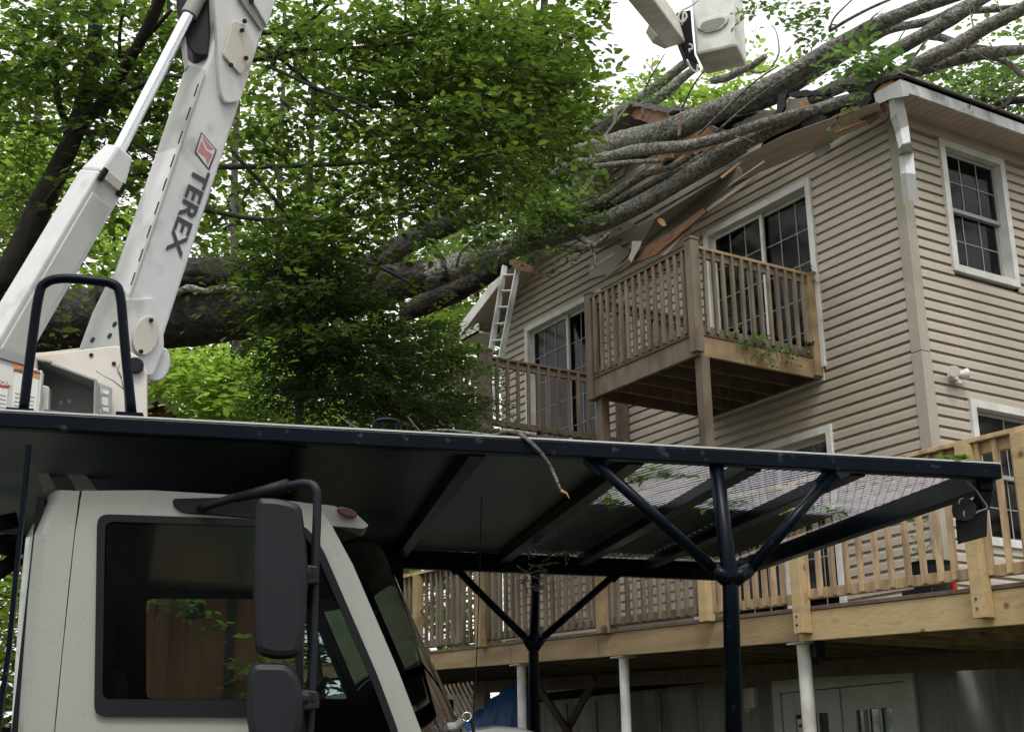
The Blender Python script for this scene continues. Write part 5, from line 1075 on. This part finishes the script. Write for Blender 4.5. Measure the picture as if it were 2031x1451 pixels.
# big leaning maple at the left with boughs hanging over the truck
tree('dark leaning maple at the left, its boughs hanging over the truck', (-60, 1300, 11), [(-40, 700, 58, 11), (20, 540, 54, 11), (90, 390, 46, 11), (148, 262, 38, 11), (178, 150, 30, 11), (192, 20, 28, 11), (205, -150, 24, 11)],
     [[(148, 262, 30, 11), (200, 205, 22, 10.8), (250, 130, 22, 10.5), (300, 40, 26, 10.2), (340, -60, 24, 10)], [(130, 245, 14, 11), (112, 180, 13, 11), (118, 80, 12, 11), (112, 0, 10, 11)],
      [(190, 215, 14, 11), (250, 185, 10, 10.5), (330, 150, 8, 10), (420, 170, 6, 9.8)], [(237, 120, 8, 10.6), (238, 60, 7, 10.5), (250, 0, 7, 10.5)], [(240, 115, 12, 10.6), (290, 75, 10, 10.4), (340, 20, 8, 10.2)],
      [(148, 262, 14, 11), (240, 270, 10, 10.6), (330, 330, 8, 10.2), (420, 420, 6, 10)], [(60, 440, 10, 11), (150, 335, 8, 10.5), (230, 345, 6, 10)], [(0, 150, 8, 11.5), (60, 130, 6, 11.5), (112, 105, 6, 11)]],
     [(60, 60, 120, 110, 11, .8, 110, .4), (220, 60, 110, 100, 10.8, .8, 100, .3), (60, 240, 110, 90, 11.3, .8, 80, .55), (250, 230, 110, 80, 10.8, .7, 90, .25), (290, 360, 60, 60, 10.8, .6, 34, .4), (170, 430, 60, 50, 11.5, .7, 30, .5), (30, 380, 60, 70, 11.8, .7, 46, .8), (380, 60, 60, 80, 11, .5, 40, .35), (100, 560, 40, 40, 12, .5, 14, .6), (150, 690, 30, 14, 12, .4, 10, .4)],
     L_MAPLE, M_TRUNK, .064, twig=.004, mult=1.05)
# overhanging boughs right of the boom
bt_ = at(760, 1000, 13)
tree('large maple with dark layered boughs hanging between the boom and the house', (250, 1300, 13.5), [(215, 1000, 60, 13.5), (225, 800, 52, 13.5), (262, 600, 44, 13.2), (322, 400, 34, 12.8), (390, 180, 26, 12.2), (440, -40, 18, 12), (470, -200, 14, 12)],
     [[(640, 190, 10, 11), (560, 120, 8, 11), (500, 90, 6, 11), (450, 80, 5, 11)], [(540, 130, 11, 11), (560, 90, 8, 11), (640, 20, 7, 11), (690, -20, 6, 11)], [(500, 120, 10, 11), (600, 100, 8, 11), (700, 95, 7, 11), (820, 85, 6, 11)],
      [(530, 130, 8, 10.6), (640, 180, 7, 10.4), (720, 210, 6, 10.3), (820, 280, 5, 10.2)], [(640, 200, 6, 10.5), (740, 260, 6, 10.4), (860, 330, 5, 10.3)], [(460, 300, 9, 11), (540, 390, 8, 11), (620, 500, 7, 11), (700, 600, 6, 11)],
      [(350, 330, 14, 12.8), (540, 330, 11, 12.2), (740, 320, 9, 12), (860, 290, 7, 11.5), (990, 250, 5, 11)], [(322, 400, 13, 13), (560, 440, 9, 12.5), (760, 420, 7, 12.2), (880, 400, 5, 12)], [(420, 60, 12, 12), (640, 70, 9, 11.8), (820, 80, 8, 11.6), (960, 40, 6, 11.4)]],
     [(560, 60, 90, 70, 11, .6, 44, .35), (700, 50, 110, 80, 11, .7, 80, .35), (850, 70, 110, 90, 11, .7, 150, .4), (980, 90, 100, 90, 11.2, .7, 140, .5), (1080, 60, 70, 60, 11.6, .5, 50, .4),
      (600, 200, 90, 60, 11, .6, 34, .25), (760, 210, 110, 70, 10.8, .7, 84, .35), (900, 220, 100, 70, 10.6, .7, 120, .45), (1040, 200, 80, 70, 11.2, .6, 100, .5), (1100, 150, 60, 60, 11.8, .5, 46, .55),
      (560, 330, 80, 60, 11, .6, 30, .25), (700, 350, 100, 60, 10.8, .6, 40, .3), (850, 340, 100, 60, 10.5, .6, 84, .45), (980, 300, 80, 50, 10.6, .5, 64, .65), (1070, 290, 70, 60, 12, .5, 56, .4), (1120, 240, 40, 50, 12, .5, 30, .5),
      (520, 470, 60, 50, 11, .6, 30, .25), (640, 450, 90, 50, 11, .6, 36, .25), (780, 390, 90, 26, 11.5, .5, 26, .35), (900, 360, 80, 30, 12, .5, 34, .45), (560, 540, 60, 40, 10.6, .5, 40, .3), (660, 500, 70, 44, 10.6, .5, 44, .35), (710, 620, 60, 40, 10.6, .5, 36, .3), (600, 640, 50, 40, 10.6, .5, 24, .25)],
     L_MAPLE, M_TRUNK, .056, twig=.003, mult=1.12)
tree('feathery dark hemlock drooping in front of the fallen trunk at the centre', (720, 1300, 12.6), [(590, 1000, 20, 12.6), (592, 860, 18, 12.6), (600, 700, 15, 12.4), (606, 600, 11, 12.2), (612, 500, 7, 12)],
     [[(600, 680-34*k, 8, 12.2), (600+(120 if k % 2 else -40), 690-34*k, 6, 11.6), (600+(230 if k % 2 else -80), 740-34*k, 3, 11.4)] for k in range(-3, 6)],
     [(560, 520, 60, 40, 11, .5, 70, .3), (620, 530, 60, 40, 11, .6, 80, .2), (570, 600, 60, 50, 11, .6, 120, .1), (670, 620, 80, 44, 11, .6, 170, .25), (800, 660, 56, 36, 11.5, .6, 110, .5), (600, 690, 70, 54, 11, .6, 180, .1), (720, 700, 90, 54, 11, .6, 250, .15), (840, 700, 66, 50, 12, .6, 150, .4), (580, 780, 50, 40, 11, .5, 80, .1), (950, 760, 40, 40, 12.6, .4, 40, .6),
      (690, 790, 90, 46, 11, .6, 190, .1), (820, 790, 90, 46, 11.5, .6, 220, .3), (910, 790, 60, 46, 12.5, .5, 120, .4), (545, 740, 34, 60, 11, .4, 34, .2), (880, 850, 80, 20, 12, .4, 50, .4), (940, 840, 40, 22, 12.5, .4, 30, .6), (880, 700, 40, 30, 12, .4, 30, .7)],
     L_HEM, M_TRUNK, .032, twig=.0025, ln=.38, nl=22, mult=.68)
# right edge of the mass: a slimmer bright tree
tree('tall fine leaved tree whose edge meets the open sky left of the lift bucket', (1060, 1300, 24), [(1060, 900, 30, 24), (1050, 600, 26, 24), (1060, 300, 20, 24), (1080, 0, 14, 24), (1080, -200, 8, 24)],
     [[(1060, 300, 10, 24), (1120, 230, 7, 24), (1160, 190, 5, 24)], [(1065, 150, 10, 24), (1020, 100, 6, 24)]],
     [(1060, 40, 110, 90, 24, 1.5, 90, .5), (1100, 200, 80, 80, 24, 1.5, 110, .55), (1145, 240, 45, 60, 24, 1., 46, .75), (1050, 300, 90, 90, 24, 1.5, 110, .45), (1150, 30, 50, 30, 24, 1., 18, .3), (960, 150, 120, 140, 25, 1.5, 120, .4), (1130, 330, 40, 40, 24, 1, 30, .5), (1165, 210, 18, 30, 24, .6, 10, .6)],
     L_FAR, M_TRUNKG, .13, ln=.7, nl=11)
# individual trees in the wood behind
spec = [('slim tree behind the left balcony with the brightest stem', 905, 30, 15, 1), ('slim tree close left of the ladder', 950, 27, 10, 0), ('slim dark stem left of the two behind the balcony', 870, 29, 9, 0), ('bushy tree in the gap under the trunk, nearest the ladder', 800, 33, 14, 0), ('tall tree behind the lettering on the boom', 470, 36, 20, 1), ('tall tree between cylinder and boom', 330, 38, 16, 0),
        ('pale stemmed tree far left behind the leaning maple', 75, 30, 24, 1), ('tree rising behind the drooping dark boughs', 620, 34, 18, 0), ('tree far left at the picture edge', -60, 28, 20, 0), ('tree behind the thick torn trunk at the centre', 560, 40, 16, 1)]
for i, (lb_, px, D, w_, g_) in enumerate(spec):
    bl = []
    for k in range(11):
        yy_ = rng.uniform(-80, 780); bl.append((px+rng.uniform(-70, 70), yy_, rng.uniform(50, 85), rng.uniform(40, 70), D+rng.uniform(-1, 1), 1.4, int((7 if yy_ < 420 else 15)+rng.uniform(0, 12)), rng.uniform(.2, .7)))
    if px > 850: bl = [(px+rng.uniform(-40, 40), y_, 42, 40, D, 1., 13, .6) for y_ in (480, 540, 600, 660, 720, 790)]
    tree(lb_, (px, 1300, D), [(px+5, 1000, w_, D), (px, 700, w_*.9, D), (px-6, 400, w_*.7, D), (px+4, 100, w_*.5, D), (px+2, -150, w_*.3, D)], [[(px, 600-60*k, w_*.3, D), (px+(30 if k % 2 else -34), 540-60*k, w_*.2, D), (px+(70 if k % 2 else -70), 500-60*k, w_*.1, D)] for k in range(4)],
         bl, L_FAR, M_TRUNKG if g_ else M_TRUNK, .15, group='trees of the wood behind', ln=.8, nl=9)
# trees behind the roof on the right
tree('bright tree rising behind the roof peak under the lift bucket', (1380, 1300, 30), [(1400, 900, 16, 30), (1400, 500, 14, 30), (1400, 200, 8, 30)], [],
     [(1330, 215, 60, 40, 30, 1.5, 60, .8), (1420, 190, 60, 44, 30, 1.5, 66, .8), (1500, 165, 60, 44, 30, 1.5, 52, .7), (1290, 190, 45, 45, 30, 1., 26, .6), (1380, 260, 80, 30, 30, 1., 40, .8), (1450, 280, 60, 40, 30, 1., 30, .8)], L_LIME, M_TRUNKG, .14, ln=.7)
tree('pale leaved tree behind the right eave of the house', (1950, 1300, 24), [(1960, 900, 20, 24), (1955, 500, 16, 24), (1950, 150, 10, 24)], [[(1955, 260, 7, 24), (1900, 180, 5, 24), (1860, 140, 3, 24)]],
     [(1880, 150, 50, 36, 24, 1., 32, .6), (1960, 180, 60, 50, 24, 1.2, 60, .6), (2030, 160, 50, 60, 24, 1.2, 46, .5), (1990, 90, 60, 50, 24, 1.2, 22, .5), (1840, 160, 40, 25, 24, .8, 14, .5), (2010, 260, 60, 50, 24, 1.2, 44, .8)], L_PALE, M_TRUNK, .11, ln=.6)

# woods: the masses nobody could count
def woods(name, pts, leaf, size, label, ln=.9, nl=10):
    L = Leaves()
    for c, R3, n, tn in pts: L.blob(c, R3, n, ln, nl, size, tn)
    loc = np.array(pts[0][0]); o = L.build(name, leaf, None, np.array([loc[0], loc[1], 0])); return tag(o, label, 'woods', None, 'stuff')
pts = []
for px in range(-260, 1000, 90):
    for py in range(120, 1500, 95):
        D = rng.uniform(42, 50); k = D/FPX
        dens = 15 if py < 420 else (26 if py < 640 else 40)
        pts.append((at(px+rng.uniform(-30, 30), py+rng.uniform(-30, 30), D), (75*k, 1.5, 60*k), int(dens), rng.uniform(.2, .8)))
woods('woods', pts, L_FAR, .26, 'green wood behind the trees on the left', 1.2)
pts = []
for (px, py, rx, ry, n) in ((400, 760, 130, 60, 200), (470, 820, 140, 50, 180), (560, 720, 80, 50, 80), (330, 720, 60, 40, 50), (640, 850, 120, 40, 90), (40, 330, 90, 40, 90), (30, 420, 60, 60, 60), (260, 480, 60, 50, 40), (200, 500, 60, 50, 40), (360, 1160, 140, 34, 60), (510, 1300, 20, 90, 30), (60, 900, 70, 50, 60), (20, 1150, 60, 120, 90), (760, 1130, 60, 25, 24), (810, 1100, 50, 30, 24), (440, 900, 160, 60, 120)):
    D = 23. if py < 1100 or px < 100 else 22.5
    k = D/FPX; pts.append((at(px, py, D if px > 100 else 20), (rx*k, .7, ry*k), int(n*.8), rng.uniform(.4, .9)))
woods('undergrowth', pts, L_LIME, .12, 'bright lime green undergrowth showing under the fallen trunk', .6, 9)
for nm_, rear, lsz, lab in (('far_wood', True, .13, 'dark wood across the yard behind the viewer'), ('far_wood', False, .28, 'dark wood closing the yard at the sides')):
    pts = []     # seen in reflections and shading the yard
    for a in np.linspace(0, 2*math.pi, 46, endpoint=False):
        dr = np.array([math.cos(a), math.sin(a), 0]); f_ = (dr@nz([CF[0], CF[1], 0]))
        if f_ > .80 or (f_ < -.25) != rear: continue
        for zz_ in np.arange(1, 19, 3.0):
            D = rng.uniform(19, 24) if f_ < 0 else rng.uniform(26, 32)
            c = CP*np.array([1, 1, 0])+dr*D+uz*(zz_+rng.uniform(-1, 1)); pts.append((c, (2.3, 2.3, 2.0), (230 if rear else 46) if zz_ < 14 else (120 if rear else 34), rng.uniform(.0, .4)))
    woods(nm_, pts, L_MAPLE, lsz, lab, 1.1, 10)
